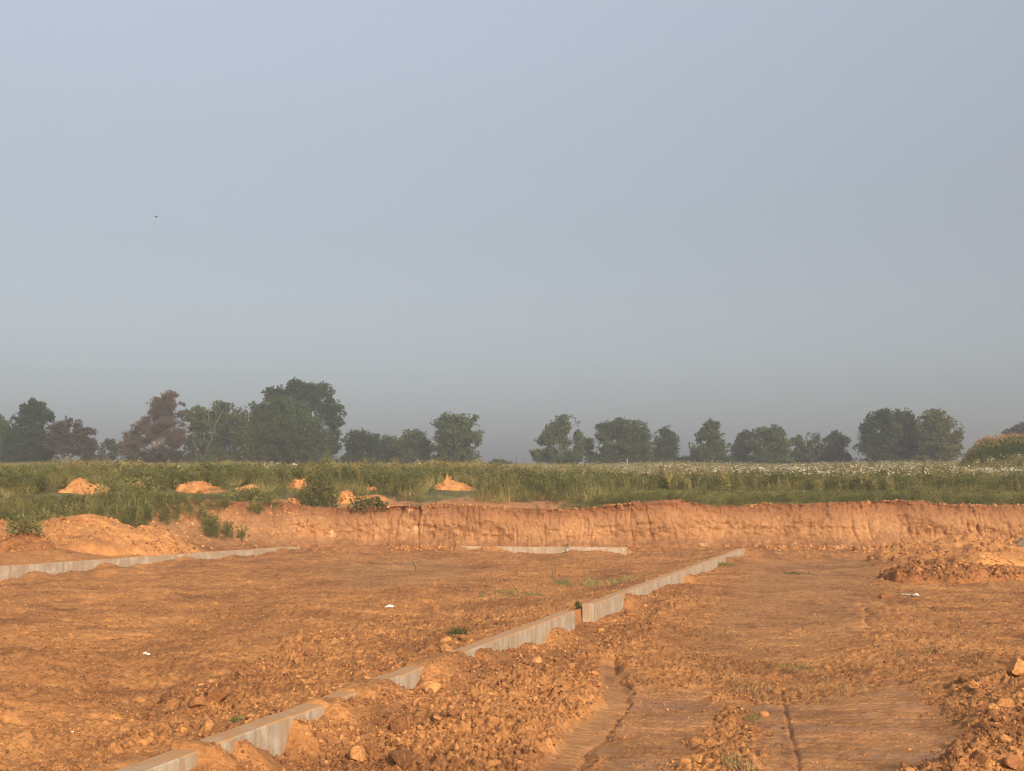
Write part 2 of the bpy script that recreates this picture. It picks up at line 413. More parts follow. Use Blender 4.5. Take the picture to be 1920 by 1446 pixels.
P_T1 = pxpoly([(1128, 1252), (1160, 1250), (1182, 1295), (1168, 1340), (1120, 1390), (1060, 1450), (990, 1450), (1050, 1380), (1122, 1315)])
P_T2 = pxpoly([(1184, 1288), (1335, 1280), (1345, 1330), (1290, 1390), (1250, 1450), (1075, 1450), (1140, 1375), (1176, 1335)])
P_T3 = pxpoly([(1370, 1300), (1480, 1306), (1690, 1262), (1740, 1300), (1800, 1350), (1790, 1395), (1720, 1450), (1430, 1450), (1420, 1350)])
P_LANE = pxpoly([(1420, 1056), (1620, 1045), (1635, 1100), (1620, 1190), (1500, 1232), (1290, 1225), (1370, 1120)])
P_RUB = pxpoly([(1400, 1036), (1312, 1100), (1230, 1180), (1150, 1240), (1118, 1262), (1118, 1318), (1040, 1390), (985, 1460), (270, 1460), (615, 1322), (870, 1215), (1085, 1155), (1390, 1032)])
P_RUBL = pxpoly([(200, 1460), (300, 1360), (330, 1310), (430, 1275), (560, 1215), (720, 1165), (850, 1165), (1060, 1138), (1075, 1146), (870, 1205), (600, 1320), (272, 1446)])
P_RUBR = pxpoly([(1960, 1235), (1860, 1262), (1775, 1290), (1830, 1345), (1800, 1395), (1690, 1430), (1640, 1470), (1960, 1470)])
P_FOOT = pxpoly([(1180, 1012), (1700, 1008), (1770, 1062), (1650, 1085), (1625, 1045), (1430, 1052), (1396, 1032), (1180, 1034)])
P_FOOTL = pxpoly([(560, 1010), (720, 1012), (740, 1030), (640, 1050), (600, 1055), (560, 1040)])
P_MID = pxpoly([(1340, 1290), (1440, 1296), (1430, 1340), (1425, 1460), (1240, 1460), (1300, 1385), (1350, 1330)])
P_SM = pxpoly([(620, 1062), (860, 1050), (900, 1082), (730, 1112), (640, 1108)])
L_CRACK1 = [gnd(x, y) for x, y in ((1150, 1248), (1157, 1268), (1184, 1296), (1178, 1325), (1150, 1360), (1100, 1408), (1060, 1440))]
L_CRACK2 = [gnd(x, y) for x, y in ((1466, 1290), (1474, 1330), (1482, 1370), (1494, 1410), (1502, 1450))]
L_CRACK3 = [gnd(x, y) for x, y in ((1620, 1130), (1628, 1165), (1640, 1200), (1625, 1150))]
BUMPS = [  # picture x, y of the foot, radius along x, along y, height
    (196, 1078, 0.62, 0.6, 0.22), (60, 1082, 0.40, 0.5, 0.16), (132, 1084, 0.34, 0.4, 0.12), (255, 1066, 0.45, 0.4, 0.14),
    (70, 1250, 0.9, 1.6, 0.22), (30, 1330, 0.8, 1.1, 0.18), (150, 1300, 0.7, 1.0, -0.08), (250, 1400, 0.5, 0.5, 0.12), (480, 1290, 0.55, 0.6, 0.10),
    (590, 1215, 0.8, 1.0, 0.12), (690, 1215, 0.7, 0.9, 0.12), (430, 1330, 0.45, 0.4, 0.12), (350, 1345, 0.4, 0.35, 0.12),
    (990, 1046, 1.2, 1.0, 0.10), (1130, 1048, 1.4, 1.0, 0.08), (700, 1400, 0.5, 0.5, 0.14), (560, 1400, 0.3, 0.35, 0.12), (900, 1290, 0.8, 0.8, 0.08), (950, 1240, 0.6, 0.7, 0.10),
    (1890, 1425, 0.6, 0.5, 0.10), (1750, 1440, 0.4, 0.4, 0.05), (1220, 1130, 1.1, 1.6, 0.12), (1160, 1230, 0.9, 1.0, 0.06), (1690, 1060, 1.3, 2.4, 0.16), (1310, 1042, 2.0, 2.2, 0.16), (1250, 1028, 2.0, 2.0, 0.2), (1480, 1040, 2.4, 2.2, 0.22), (640, 1040, 1.2, 2.5, 0.18)]

DAMP = [(640, 1430, 0.9, 0.6, 1.0), (820, 1435, 0.9, 0.5, 1.0), (970, 1425, 0.7, 0.6, 1.0), (760, 1370, 0.6, 0.5, 0.8), (950, 1250, 1.3, 1.2, 0.9), (440, 1320, 0.8, 0.8, 0.9), (340, 1340, 0.5, 0.6, 0.8), (500, 1430, 0.3, 0.3, 0.8), (1250, 1110, 1.6, 3.0, 0.8), (1180, 1180, 1.2, 1.6, 0.7), (1240, 1290, 0.8, 1.0, 0.6), (1550, 1270, 1.8, 1.2, 0.7), (1750, 1250, 1.6, 1.2, 0.7), (60, 1330, 0.9, 0.6, 0.6), (240, 1250, 1.4, 1.0, 0.6)]
def wall_blend(W, expo, X, Y, z, out_w, inn, in_w, endfade=0.25, grow=1.0):
    u, v = W.uv(X, Y)
    uu, em = W.expo(expo)
    em = em * np.where(em > 0, grow, 1.0)
    zo = WT - np.interp(u, uu, em)
    # the small peaks are soil slumped right against the face; a step away the ground lies lower
    ug = np.arange(-1.0, W.L + 1.0, 0.05); zl = WT - np.interp(ug, uu, em); nw = 11
    pad = np.pad(zl, nw, mode='edge'); zmin = np.min([pad[k_:k_ + len(zl)] for k_ in range(2 * nw + 1)], 0)
    pad = np.pad(zmin, nw, mode='edge'); zlow = np.mean([pad[k_:k_ + len(zl)] for k_ in range(2 * nw + 1)], 0)
    q_ = sst(0.04, 0.32, v); zo = zo * (1 - q_) + np.interp(u, ug, zlow) * q_
    fade = sst(-endfade, 0.0, u) * (1 - sst(W.L, W.L + endfade, u))
    wo = (1 - sst(0.35, out_w, v)) * (v > -W.th - 0.02) * fade
    z = z * (1 - wo) + zo * wo
    cov = np.clip(zl - WT + 0.01, 0, 0.04) / 0.04 * (inn + 0.02); pad = np.pad(cov, 5, mode='edge'); cov = np.mean([pad[k_:k_ + len(zl)] for k_ in range(11)], 0)
    zi = WT - inn + np.interp(u, ug, cov) * (1 - sst(0.0, 0.5, -(v + W.th)))
    wi = (1 - sst(0.05, in_w, -(v + W.th))) * (v <= -W.th - 0.02) * fade
    z = z * (1 - wi) + zi * wi
    return z

def ground(X, Y, detail=True):
    X = np.asarray(X, float); Y = np.asarray(Y, float)
    wx = X + 0.16 * noise(X * 2.3, Y * 2.3, 91) + 0.05 * noise(X * 8, Y * 8, 92)
    wy = Y + 0.25 * noise(X * 2.1, Y * 2.1, 93) + 0.08 * noise(X * 7, Y * 7, 94)
    t1 = poly_mask(P_T1, wx * 0.5 + X * 0.5, wy * 0.4 + Y * 0.6, 0.05); t2 = poly_mask(P_T2, wx, wy, 0.12); t3 = poly_mask(P_T3, wx, wy, 0.15)
    lane = poly_mask(P_LANE, wx, wy, 0.5); mid = poly_mask(P_MID, wx, wy, 0.15)
    rub = np.maximum.reduce([poly_mask(P_RUB, wx, wy, 0.15), 0.75 * poly_mask(P_RUBL, wx, wy, 0.25), 0.8 * poly_mask(P_RUBR, wx, wy, 0.25), 0.8 * poly_mask(P_FOOT, wx, wy, 0.5), 0.9 * poly_mask(P_FOOTL, wx, wy, 0.5), 0.6 * mid])
    sm = poly_mask(P_SM, wx, wy, 0.8)
    packed = np.clip(np.maximum.reduce([t1, 0.85 * t2, 0.9 * t3, 0.75 * lane, 0.8 * sm]), 0, 1)
    rub = rub * (1 - np.maximum(t1, np.maximum(t2, t3) * 0.85))
    um, vm = W_MAIN.uv(X, Y)
    left = 1 - sst(-0.3, 0.3, vm)
    z = 0.10 * noise(X * 0.23, Y * 0.16, 1) + 0.05 * noise(X * 0.7, Y * 0.5, 2)
    z = z * (1 - 0.6 * packed) + left * (0.06 + 0.08 * noise(X * 0.5, Y * 0.4, 3))
    for (bx, by, rx, ry, h) in BUMPS:
        cx, cy = gnd(bx, by, 0.1)
        d = ((X - cx) / rx) ** 2 + ((Y - cy) / ry) ** 2
        z = z + h * np.exp(-d * 1.1)
    z = z + 0.05 * rub
    z = wall_blend(W_LEFT, EXP_LEFT, X, Y, z, 1.6, 0.06, 1.6, grow=1.25)
    z = wall_blend(W_FAR, EXP_FAR, X, Y, z, 1.6, 0.10, 1.0)
    z = wall_blend(W_MAIN, EXP_MAIN, X, Y, z, 2.4, 0.09, 1.6, grow=1.1)
    # land rises to the dug slope beyond the left wall
    ul, vl = W_LEFT.uv(X, Y)
    z = z + 0.35 * sst(0.6, 4.5, -vl) * sst(36, 44, Y)
    if detail:
        gap = np.exp(-((np.clip(vm, -0.35, 0.35) - vm) / 0.3) ** 2) * (um > -1) * (um < W_MAIN.L + 0.5)
        amp = (0.56 + 0.44 * rub) * (1 - 0.93 * t1) * (1 - 0.86 * np.maximum(t2, t3)) * (1 - 0.5 * lane) * (1 - 0.3 * sm) * (1 - 0.72 * gap)
        f = fbm(X * 2.2, Y * 1.6, 21, 4, 0.55)
        z = z + amp * 0.048 * f
        ridg = 1 - np.abs(fbm(X * 1.3 + 0.4 * f, Y * 2.6, 33, 3, 0.5)) * 1.6
        z = z + left * (1 - rub) * (1 - sm) * 0.034 * ridg
        pr = sst(-0.25, 0.35, noise(X * 0.9, Y * 0.9, 55)) * 0.75 + 0.25
        a2 = amp * pr
        z = z + a2 * 0.15 * clods(X * 3.6, Y * 3.6, 40, 0.22) + a2 * (0.085 + 0.03 * rub) * clods(X * 8.5, Y * 8.5, 50, 0.45) + (0.3 + 0.7 * amp) * 0.085 * clods(X * 18, Y * 18, 60, 0.7) * (1 - t1) * (1 - 0.85 * np.maximum(t2, t3)) * (1 - 0.4 * lane) * (1 - 0.7 * gap) + (0.022 * (1 - t1) * (1 - 0.7 * np.maximum(t2, t3)) * (1 - 0.5 * gap)) * clods(X * 34, Y * 34, 65, 0.8)
        z = z + (0.3 + 0.7 * amp) * (1 - t1) * (1 - 0.6 * gap) * 0.024 * fbm(X * 7, Y * 9, 70, 3, 0.6)
        # track plate prints across the lanes, torn edges between them
        gr = np.sin((Y + 0.18 * noise(X * 0.8, Y * 0.6, 81)) * 2 * math.pi / 0.21 + 1.2 * noise(X * 1.6, Y * 0.5, 82))
        gsel = sst(-0.1, 0.5, noise(X * 0.7, Y * 1.1, 83) + 0.25)
        z = z + np.maximum(t2, t3) * gsel * 0.014 * gr + lane * gsel * 0.014 * gr + t1 * 0.005 * np.sin(Y * 2 * math.pi / 0.15 + X * 2)
        z = z - 0.045 * t1 - 0.02 * np.maximum(t2, t3)
        z = z - 0.03 * np.exp(-(line_dist(L_CRACK1, wx * .4 + X * .6, wy * .4 + Y * .6) / 0.022) ** 2) - 0.03 * np.exp(-(line_dist(L_CRACK2, wx * .1 + X * .9, Y) / 0.018) ** 2) - 0.05 * np.exp(-(line_dist(L_CRACK3, wx, Y) / 0.06) ** 2)
    moist = sst(0.15, 0.55, noise(X * 0.55, Y * 0.35, 101) + 0.4 * noise(X * 1.9, Y * 1.3, 102)) * (1 - t1) 
    for (bx, by, rx, ry, a_) in DAMP:
        cx, cy = gnd(bx, by, 0.1)
        moist = np.maximum(moist, a_ * (1 - sst(0.4, 1.2, ((X - cx) / rx) ** 2 + ((Y - cy) / ry) ** 2 + 0.8 * noise(X * 2.2, Y * 2.0, 103))))
    sheen = np.clip(np.maximum(t2, t3), 0, 1) * sst(0.0, 0.35, noise(X * 1.1, Y * 2.2, 111) + 0.12)
    return z, packed, rub, moist, sheen

def build_ground():
    y0, y1, nr, nc = 6.5, 64.0, 850, 900
    k = np.linspace(y0 ** -0.5, y1 ** -0.5, nr) ** -2.0
    a = np.linspace(-1, 1, nc); a = a * (0.62 + 0.38 * np.abs(a) ** 2.2)
    YY = np.repeat(k[:, None], nc, 1)
    XX = a[None, :] * (0.50 * k[:, None] + 2.0)
    z, packed, rub, moist, sheen = ground(XX, YY)
    V = np.stack([XX, YY, z], -1).reshape(-1, 3)
    me = make_mesh('pit_floor', V, grid_faces(nr, nc), [M_SOIL])
    for n_, a_ in (('packed', packed), ('rubble', rub), ('moist', moist), ('sheen', sheen)): add_attr(me, n_, a_)
    link('pit_floor', me, kind='structure', label='bare orange clay floor of the excavated pit, scraped and rutted')
build_ground()

# ------------------------------------------------------------------ dug bank round the pit and the meadow behind it
CREST = np.array([(-40, 50, 1.9), (-27, 55, 1.9), (-19.5, 58, 1.95), (-16.2, 59, 2.1), (-13.6, 60.0, 2.13), (-11.6, 60.8, 2.12), (-10.2, 61.5, 2.05), (-9.0, 62.2, 1.9), (-8.0, 62.6, 1.84), (-7.2, 62.4, 1.82), (-5.5, 62.1, 1.86), (-4.2, 62.0, 1.93), (-2.9, 61.9, 1.96), (-1, 61.8, 1.90), (1.0, 61.8, 1.78), (2.4, 61.8, 1.74), (3.6, 61.7, 1.83), (5.1, 61.6, 2.02), (6.3, 61.5, 2.15), (7.3, 61.5, 2.20), (8.8, 61.6, 1.92), (10.4, 61.6, 1.96), (12.8, 61.5, 2.02), (15, 61.4, 2.08), (16.4, 61.3, 2.12), (18, 61.2, 2.18), (18.8, 61.3, 1.98), (20.5, 61.3, 1.96), (23, 61.2, 1.96), (27, 61, 2.0), (40, 60, 2.0)])
BASE = np.array([(-33, 44, 0.3), (-22, 50, 0.3), (-16.6, 53.2, 0.35), (-13.8, 54.0, 0.3), (-12.0, 55.0, 0.25), (-10.6, 56.8, 0.15), (-9.6, 58.4, 0.1), (-8.7, 59.8, 0.1), (-8.0, 60.7, 0.08), (-7.0, 61.0, 0.08), (-5.5, 61.0, 0.08), (-4.2, 60.9, 0.05), (-2.9, 60.9, 0.05), (-1, 60.8, 0.05), (1.0, 60.8, 0.05), (2.4, 60.8, 0.05), (3.6, 60.6, 0.05), (5.1, 60.5, 0.05), (6.3, 60.3, 0.08), (7.3, 60.3, 0.08), (8.8, 60.5, 0.1), (10.4, 60.5, 0.1), (12.8, 60.1, 0.1), (15, 59.8, 0.1), (16.4, 59.9, 0.1), (18, 60.1, 0.1), (18.8, 60.3, 0.1), (20.5, 60.3, 0.1), (23, 60.2, 0.1), (27, 60, 0.1), (40, 59, 0.1)])
_s = np.concatenate([[0], np.cumsum(np.hypot(*np.diff(CREST[:, :2], axis=0).T))])
S_TOT = _s[-1]
def crest(s): return np.stack([np.interp(s, _s, CREST[:, k]) for k in range(3)], -1)
def basep(s): return np.stack([np.interp(s, _s, BASE[:, k]) for k in range(3)], -1)
def s_of_x(x): return np.interp(x, CREST[:, 0], _s)

def bank_point(s, v):
    """v: 0 apron foot, 0.12 base, 0.85 crest, 1 back under the meadow"""
    cr = crest(s); ba = basep(s)
    out = ba[..., :2] - cr[..., :2]; ln_ = np.hypot(out[..., 0], out[..., 1])[..., None] + 1e-6; n = out / ln_
    t = np.clip((v - 0.12) / 0.73, 0, 1)
    steep = np.clip((ln_[..., 0] - 1.0) / 3.5, 0, 1)                     # soft slope on the left, sheer elsewhere
    tz = t * (1 - steep) + steep * (t ** 1.15)
    tx = (t ** 0.9) * steep + (1 - steep) * (0.55 * sst(0, 0.3, t) + 0.45 * sst(0.55, 1.0, t))
    xy = ba[..., :2] * (1 - tx[..., None]) + cr[..., :2] * tx[..., None]
    zz = ba[..., 2] * (1 - tz) + cr[..., 2] * tz
    f = np.clip((0.12 - v) / 0.12, 0, 1); xy = xy + n * (f * 1.6)[..., None]; zz = zz - 0.35 * f ** 0.8 + 0.10 * np.exp(-((f - 0.2) / 0.3) ** 2)
    bk = np.clip((v - 0.85) / 0.15, 0, 1); xy = xy - n * (bk * 1.6)[..., None]; zz = zz - 0.16 * bk ** 1.5
    face = sst(0.0, 0.1, t) * (1 - sst(0.97, 1.0, t) * 0.6)
    w_ = s + 0.07 * noise(s * 1.1, zz * 1.4, 201) + (0.22 * (1 - t)) * noise(s * 0.5, zz * 0.3, 202)
    g1 = 1 - np.abs(noise(w_ * 1.25, zz * 0.25, 203)) * 2.2
    g2 = 1 - np.abs(noise(w_ * 3.1, zz * 0.45, 204)) * 2.2
    g3 = 1 - np.abs(noise(w_ * 6.5 + 0.4 * zz, zz * 0.8, 217)) * 2.2
    sel = sst(-0.2, 0.3, noise(s * 0.33, s * 0 + 3.3, 205))
    disp = -0.20 * sel * np.clip(g1 - 0.72, 0, 1) / 0.28 - 0.085 * np.clip(g2 - 0.6, 0, 1) / 0.4 * sst(-0.25, 0.2, noise(s * 0.8, zz * 0.7, 216)) - 0.035 * np.clip(g3 - 0.5, 0, 1) / 0.5 * sst(-0.1, 0.4, noise(s * 0.6, zz * 0.5, 218))
    flute = 0.42 + 0.6 * np.exp(-((cr[..., 0] + 1.5) / 5.0) ** 2) + 0.5 * np.exp(-((cr[..., 0] - 20.5) / 2.5) ** 2)      # rain flutes here, slumps and ledges elsewhere
    disp = disp * face * np.clip(flute, 0, 1)
    slump = noise(s * 0.42 + zz * 0.55, zz * 0.35, 219); ledge = noise(s * 0.3, zz * 3.4 + 0.4 * noise(s * 0.8, zz, 221), 220)
    disp = disp + (1 - 0.6 * np.clip(flute, 0, 1)) * face * (0.34 * np.clip(slump, -0.3, 0.5) + 0.10 * ledge)
    disp = disp + 0.30 * noise(s * 0.28, zz * 0.5, 206) * face + 0.10 * fbm(s * 0.9, zz * 1.2, 207, 3) * face
    lump = 0.075 * fbm(s * 3.0, zz * 3.2, 208, 4, 0.6) + 0.10 * clods(s * 3.2, zz * 3.4 + v * 3, 209, 0.5) * (0.35 + 0.9 * sst(0.7, 0.9, t) + 1.4 * (1 - sst(0.0, 0.2, t)))
    lump = lump * (1 + 0.9 * steep) + steep * face * (0.16 * fbm(s * 0.8 + zz * 0.9, zz * 1.1, 222, 4, 0.6) + 0.22 * np.clip(noise(s * 0.9 + 0.8 * zz, zz * 0.4, 223), -0.4, 0.3))
    disp = disp + lump
    xy = xy + n * disp[..., None]
    zz = zz + (0.05 * fbm(s * 1.8, v * 9, 211, 3) + 0.14 * clods(s * 1.7, v * 14, 212, 0.4) + 0.09 * clods(s * 4.1, v * 25, 213, 0.5)) * sst(0.8, 1.0, t) * (1 - bk * 0.5) * sst(-0.3, 0.4, noise(s * 0.4, s * 0 + 8, 214) + 0.2)
    return np.concatenate([xy, zz[..., None]], -1), t

def build_bank():
    xs = np.concatenate([np.linspace(-30, -20, 80, endpoint=False), np.linspace(-20, 25, 1350, endpoint=False), np.linspace(25, 32, 60)])
    s = s_of_x(xs); v = np.concatenate([np.linspace(0, 0.12, 16, endpoint=False), np.linspace(0.12, 0.85, 62, endpoint=False), np.linspace(0.85, 1, 16)])
    SS, VV = np.meshgrid(s, v)
    P, t = bank_point(SS, VV)
    me = make_mesh('earth_bank', P.reshape(-1, 3), grid_faces(len(v), len(s)), [M_BANK])
    add_attr(me, 'level', t)
    link('earth_bank', me, kind='structure', label='steep cut clay bank with rain gullies along the far side of the pit')
build_bank()

def meadow_xy(s, w_):
    c = crest(s); return c[..., 0] * (1 + w_ / 61.0), c[..., 1] + w_, c[..., 2]
def meadow_z(X, Y, w_, zc):
    b = sst(0, 5, w_)
    z = (zc - 0.10) * (1 - b) + 1.98 * b
    rgt = sst(-4, 6, X)
    z = z + (0.95 - 0.35 * rgt) * sst(0.3, 9.0, w_) + (0.030 + 0.003 * rgt) * np.clip(w_ - 9, 0, 180) - 0.05 * np.clip(w_ - 200, 0, 400)
    z = z + (0.16 + 0.35 * sst(40, 140, w_)) * noise(X * 0.06, Y * 0.03, 301) * sst(3, 18, w_) + 0.10 * noise(X * 0.35, Y * 0.3, 302) * sst(1, 5, w_)
    z = z + 0.004 * np.clip(X - 20, 0, 80) * sst(40, 120, w_) + (0.9 * sst(0.318, 0.334, X / np.maximum(Y, 1)) + 0.55 * sst(0.33, 0.40, X / np.maximum(Y, 1))) * sst(-1, 0, X / np.maximum(Y, 1)) * sst(104, 118, Y) * (1 - sst(142, 175, Y))
    return z
def crest_y_at(X, Y):
    """crest parameter and offset w for a point of the meadow (radial fan)"""
    x0 = X * 61.0 / np.maximum(Y, 1.0)
    for _ in range(3):
        s = s_of_x(x0); c = crest(s); w_ = np.maximum(Y - c[..., 1], 0); x0 = X / (1 + w_ / 61.0)
    return s_of_x(x0), Y - crest(s_of_x(x0))[..., 1]
def mz(X, Y):
    X = np.asarray(X, float); Y = np.asarray(Y, float)
    s, w_ = crest_y_at(X, Y); w_ = np.maximum(w_, 0)
    return meadow_z(X, Y, w_, crest(s)[..., 2])
def meadow_hit(px, py):
    for Y in np.arange(61.5, 260, 0.25):
        x, y, z = at(px, py, Y)
        if z <= float(mz([x], [y])[0]): return x, y, z
    return at(px, py, 75)
BARE = [(890, 944, 2.2, 1.6), (960, 944, 1.8, 1.3), (930, 938, 2.5, 1.5), (640, 950, 1.5, 1.2), (700, 945, 2.0, 1.2), (1010, 948, 1.5, 1.0), (1500, 940, 1.2, 0.6), (545, 934, 1.0, 1.0)]
BAREP = []
for (x, y, rx, ry) in BARE:
    q = at(x, y, 64.5 if x < 1100 else 63); BAREP.append((q[0], q[1], rx, ry))
def bare_mask(X, Y):
    m = np.zeros_like(X)
    for (x, y, rx, ry) in BAREP:
        d = ((X - x) / rx) ** 2 + ((Y - y) / ry) ** 2 + 0.7 * noise(X * 1.2, Y * 1.2, 311)
        m = np.maximum(m, 1 - sst(0.7, 1.3, d))
    return m
def build_meadow():
    xs = np.linspace(-36, 36, 420); s = s_of_x(xs)
    w_ = np.concatenate([np.linspace(0.35, 14, 70, endpoint=False), 14 * (460 / 14.0) ** np.linspace(0, 1, 90)])
    SS, WW = np.meshgrid(s, w_)
    X, Y, zc = meadow_xy(SS, np.maximum(WW, -0.6))
    Z = meadow_z(X, Y, np.maximum(WW, 0), zc)
    me = make_mesh('meadow', np.stack([X, Y, Z], -1).reshape(-1, 3), grid_faces(len(w_), len(xs)), [M_MEADOW])
    add_attr(me, 'bare', np.maximum(bare_mask(X, Y), 1 - sst(-0.1, 0.9, WW)))
    link('meadow', me, kind='structure', label='meadow ground rising gently from the bank to the tree line')
build_meadow()
# land far behind the ridge and to the sides, reaching the horizon
def build_land():
    V = [(-620, -150, -1.2), (620, -150, -1.2), (620, 640, -1.2), (-620, 640, -1.2)]
    link('land', make_mesh('land', V, np.array([[0, 1, 2, 3]]), [M_MEADOW]), kind='structure', label='low land under and around the site')
build_land()

# ------------------------------------------------------------------ foundation walls
def wall_mesh(name, W, u0, u1, zb=-0.6, jitter=0.006):
    us = np.arange(u0, u1, 0.12); us = np.append(us, u1)
    prof = [(0.0, zb), (0.0, -0.2), (0.0, 0.0), (0.0, WT * 0.5), (0.0, WT - 0.012), (-0.012, WT), (-W.th * 0.5, WT + 0.002), (-W.th + 0.012, WT), (-W.th, WT - 0.012), (-W.th, 0.0), (-W.th, zb)]
    pv = np.array([q[0] for q in prof]); pz = np.array([q[1] for q in prof]); jj = np.arange(len(prof))
    U = np.repeat(us[:, None], len(prof), 1); off = (np.sin(np.floor(U / 0.62) * 12.9898) * 43758.5453) % 1 * 0.012 - 0.006      # form panels do not quite line up
    VV = pv[None] + off * (jj < 5)[None] + jitter * noise(U * 3.0, pz[None] * 4.0 + jj[None] * 0.1, 400)
    ZZ = pz[None] + ((jj >= 4) & (jj <= 8))[None] * (0.008 * noise(U * 2.2, 0.3 + pv[None] + U * 0, 401) + 0.012 * noise(U * 0.5, U * 0 + 1.0, 402))
    Q = W.p[None, None] + U[..., None] * W.d + VV[..., None] * W.n
    V = np.concatenate([Q, ZZ[..., None]], -1).reshape(-1, 3)
    n = len(prof); F = []
    for i in range(len(us) - 1):
        for j in range(n - 1):
            F.append((i * n + j, (i + 1) * n + j, (i + 1) * n + j + 1, i * n + j + 1))
    me = make_mesh(name, V, [np.array(F), np.array([list(range(n))[::1]]), np.array([[(len(us) - 1) * n + j for j in range(n)][::-1]])], [M_CONC], smooth=False)
    return me
uA1 = float(W_MAIN.u_of_px(1078)); uB0 = float(W_MAIN.u_of_px(1114))
link('concrete_wall', wall_mesh('concrete_wall', W_MAIN, -2.5, uA1), label='long near concrete foundation wall running diagonally up from the bottom edge, half buried in clay', cat='wall', group='concrete foundation walls')
link('concrete_wall', wall_mesh('concrete_wall', W_MAIN, uB0, W_MAIN.L), label='middle concrete foundation wall running on beyond the gap towards the far bank', cat='wall', group='concrete foundation walls')
link('concrete_wall', wall_mesh('concrete_wall', W_FAR, 0, W_FAR.L), label='sunlit cream concrete foundation wall facing the camera below the far bank', cat='wall', group='concrete foundation walls')
lw = link('concrete_wall', wall_mesh('concrete_wall', W_LEFT, -2, W_LEFT.L), label='grey concrete foundation wall at the left edge below the pale spoil heap', cat='wall', group='concrete foundation walls')
p = W_LEFT.q + W_LEFT.n * 0.004
W_RET = WallLine(p, p + W_LEFT.n * 0.42)
link('return_end', wall_mesh('return_end', W_RET, 0, W_RET.L, zb=-0.3), parent=lw)

# ------------------------------------------------------------------ clods
def clod_mesh(name, seed, sub=1, mat=None, cuts=9, ov=(1, 0.85, 0.7)):
    r = random.Random(seed)
    bm = bmesh.new(); bmesh.ops.create_icosphere(bm, subdivisions=sub, radius=1.0)
    planes = []
    for _ in range(cuts):
        n = Vector((r.gauss(0, 1), r.gauss(0, 1), r.gauss(0, 1))).normalized(); planes.append((n, r.uniform(0.45, 0.85)))
    for v in bm.verts:
        for n, d in planes:
            k = v.co.dot(n) - d
            if k > 0: v.co -= n * k
        v.co *= 1 + r.uniform(-0.07, 0.07)
        v.co = Vector((v.co.x * ov[0], v.co.y * ov[1], v.co.z * ov[2]))
    me = bpy.data.meshes.new(name); bm.to_mesh(me); bm.free()
    for p_ in me.polygons: p_.use_smooth = False
    me.materials.append(mat or M_CLOD)
    return me

def scatter(name, pts, rot, scl, idx, sources, label, cat, kind='stuff'):
    """stuff only: instances of small source meshes on listed points"""
    col = bpy.data.collections.new(name + '_sources')
    for i, (me) in enumerate(sources):
        o = bpy.data.objects.new('%s_source_%02d' % (name, i), me); col.objects.link(o)
    pts = np.asarray(pts, np.float32); n = len(pts)
    me = bpy.data.meshes.new(name); me.vertices.add(n); me.vertices.foreach_set('co', pts.ravel())
    a = me.attributes.new('rot', 'FLOAT_VECTOR', 'POINT'); a.data.foreach_set('vector', np.asarray(rot, np.float32).ravel())
    a = me.attributes.new('scl', 'FLOAT_VECTOR', 'POINT'); a.data.foreach_set('vector', np.asarray(scl, np.float32).ravel())
    a = me.attributes.new('pick', 'INT', 'POINT'); a.data.foreach_set('value', np.asarray(idx, np.int32).ravel())
    o = link(name, me, label=label, cat=cat, kind=kind)
    g = bpy.data.node_groups.new(name + '_scatter', 'GeometryNodeTree')
    g.interface.new_socket('Geometry', in_out='INPUT', socket_type='NodeSocketGeometry')
    g.interface.new_socket('Geometry', in_out='OUTPUT', socket_type='NodeSocketGeometry')
    nd, ln = g.nodes, g.links
    gi = nd.new('NodeGroupInput'); go = nd.new('NodeGroupOutput')
    ci = nd.new('GeometryNodeCollectionInfo'); ci.inputs['Collection'].default_value = col
    ci.inputs['Separate Children'].default_value = True; ci.inputs['Reset Children'].default_value = True
    ip = nd.new('GeometryNodeInstanceOnPoints'); ip.inputs['Pick Instance'].default_value = True
    def na(nm, dt):
        k = nd.new('GeometryNodeInputNamedAttribute'); k.data_type = dt; k.inputs['Name'].default_value = nm
        return [s for s in k.outputs if s.enabled and s.name == 'Attribute'][0]
    er = nd.new('FunctionNodeEulerToRotation')
    ln.new(gi.outputs[0], ip.inputs['Points']); ln.new(ci.outputs[0], ip.inputs['Instance'])
    ln.new(na('pick', 'INT'), ip.inputs['Instance Index'])
    ln.new(na('rot', 'FLOAT_VECTOR'), er.inputs[0]); ln.new(er.outputs[0], ip.inputs['Rotation'])
    ln.new(na('scl', 'FLOAT_VECTOR'), ip.inputs['Scale'])
    ln.new(ip.outputs[0], go.inputs[0])
    md = o.modifiers.new('scatter', 'NODES'); md.node_group = g
    return o

CL = [clod_mesh('clod_mesh', 100 + i, 2, m, 8, (1, random.uniform(0.7, 0.95), random.uniform(0.55, 0.85))) for i, m in enumerate([M_CLOD] * 5 + [M_CLOD_O] * 3 + [M_CLOD_D] * 2)]

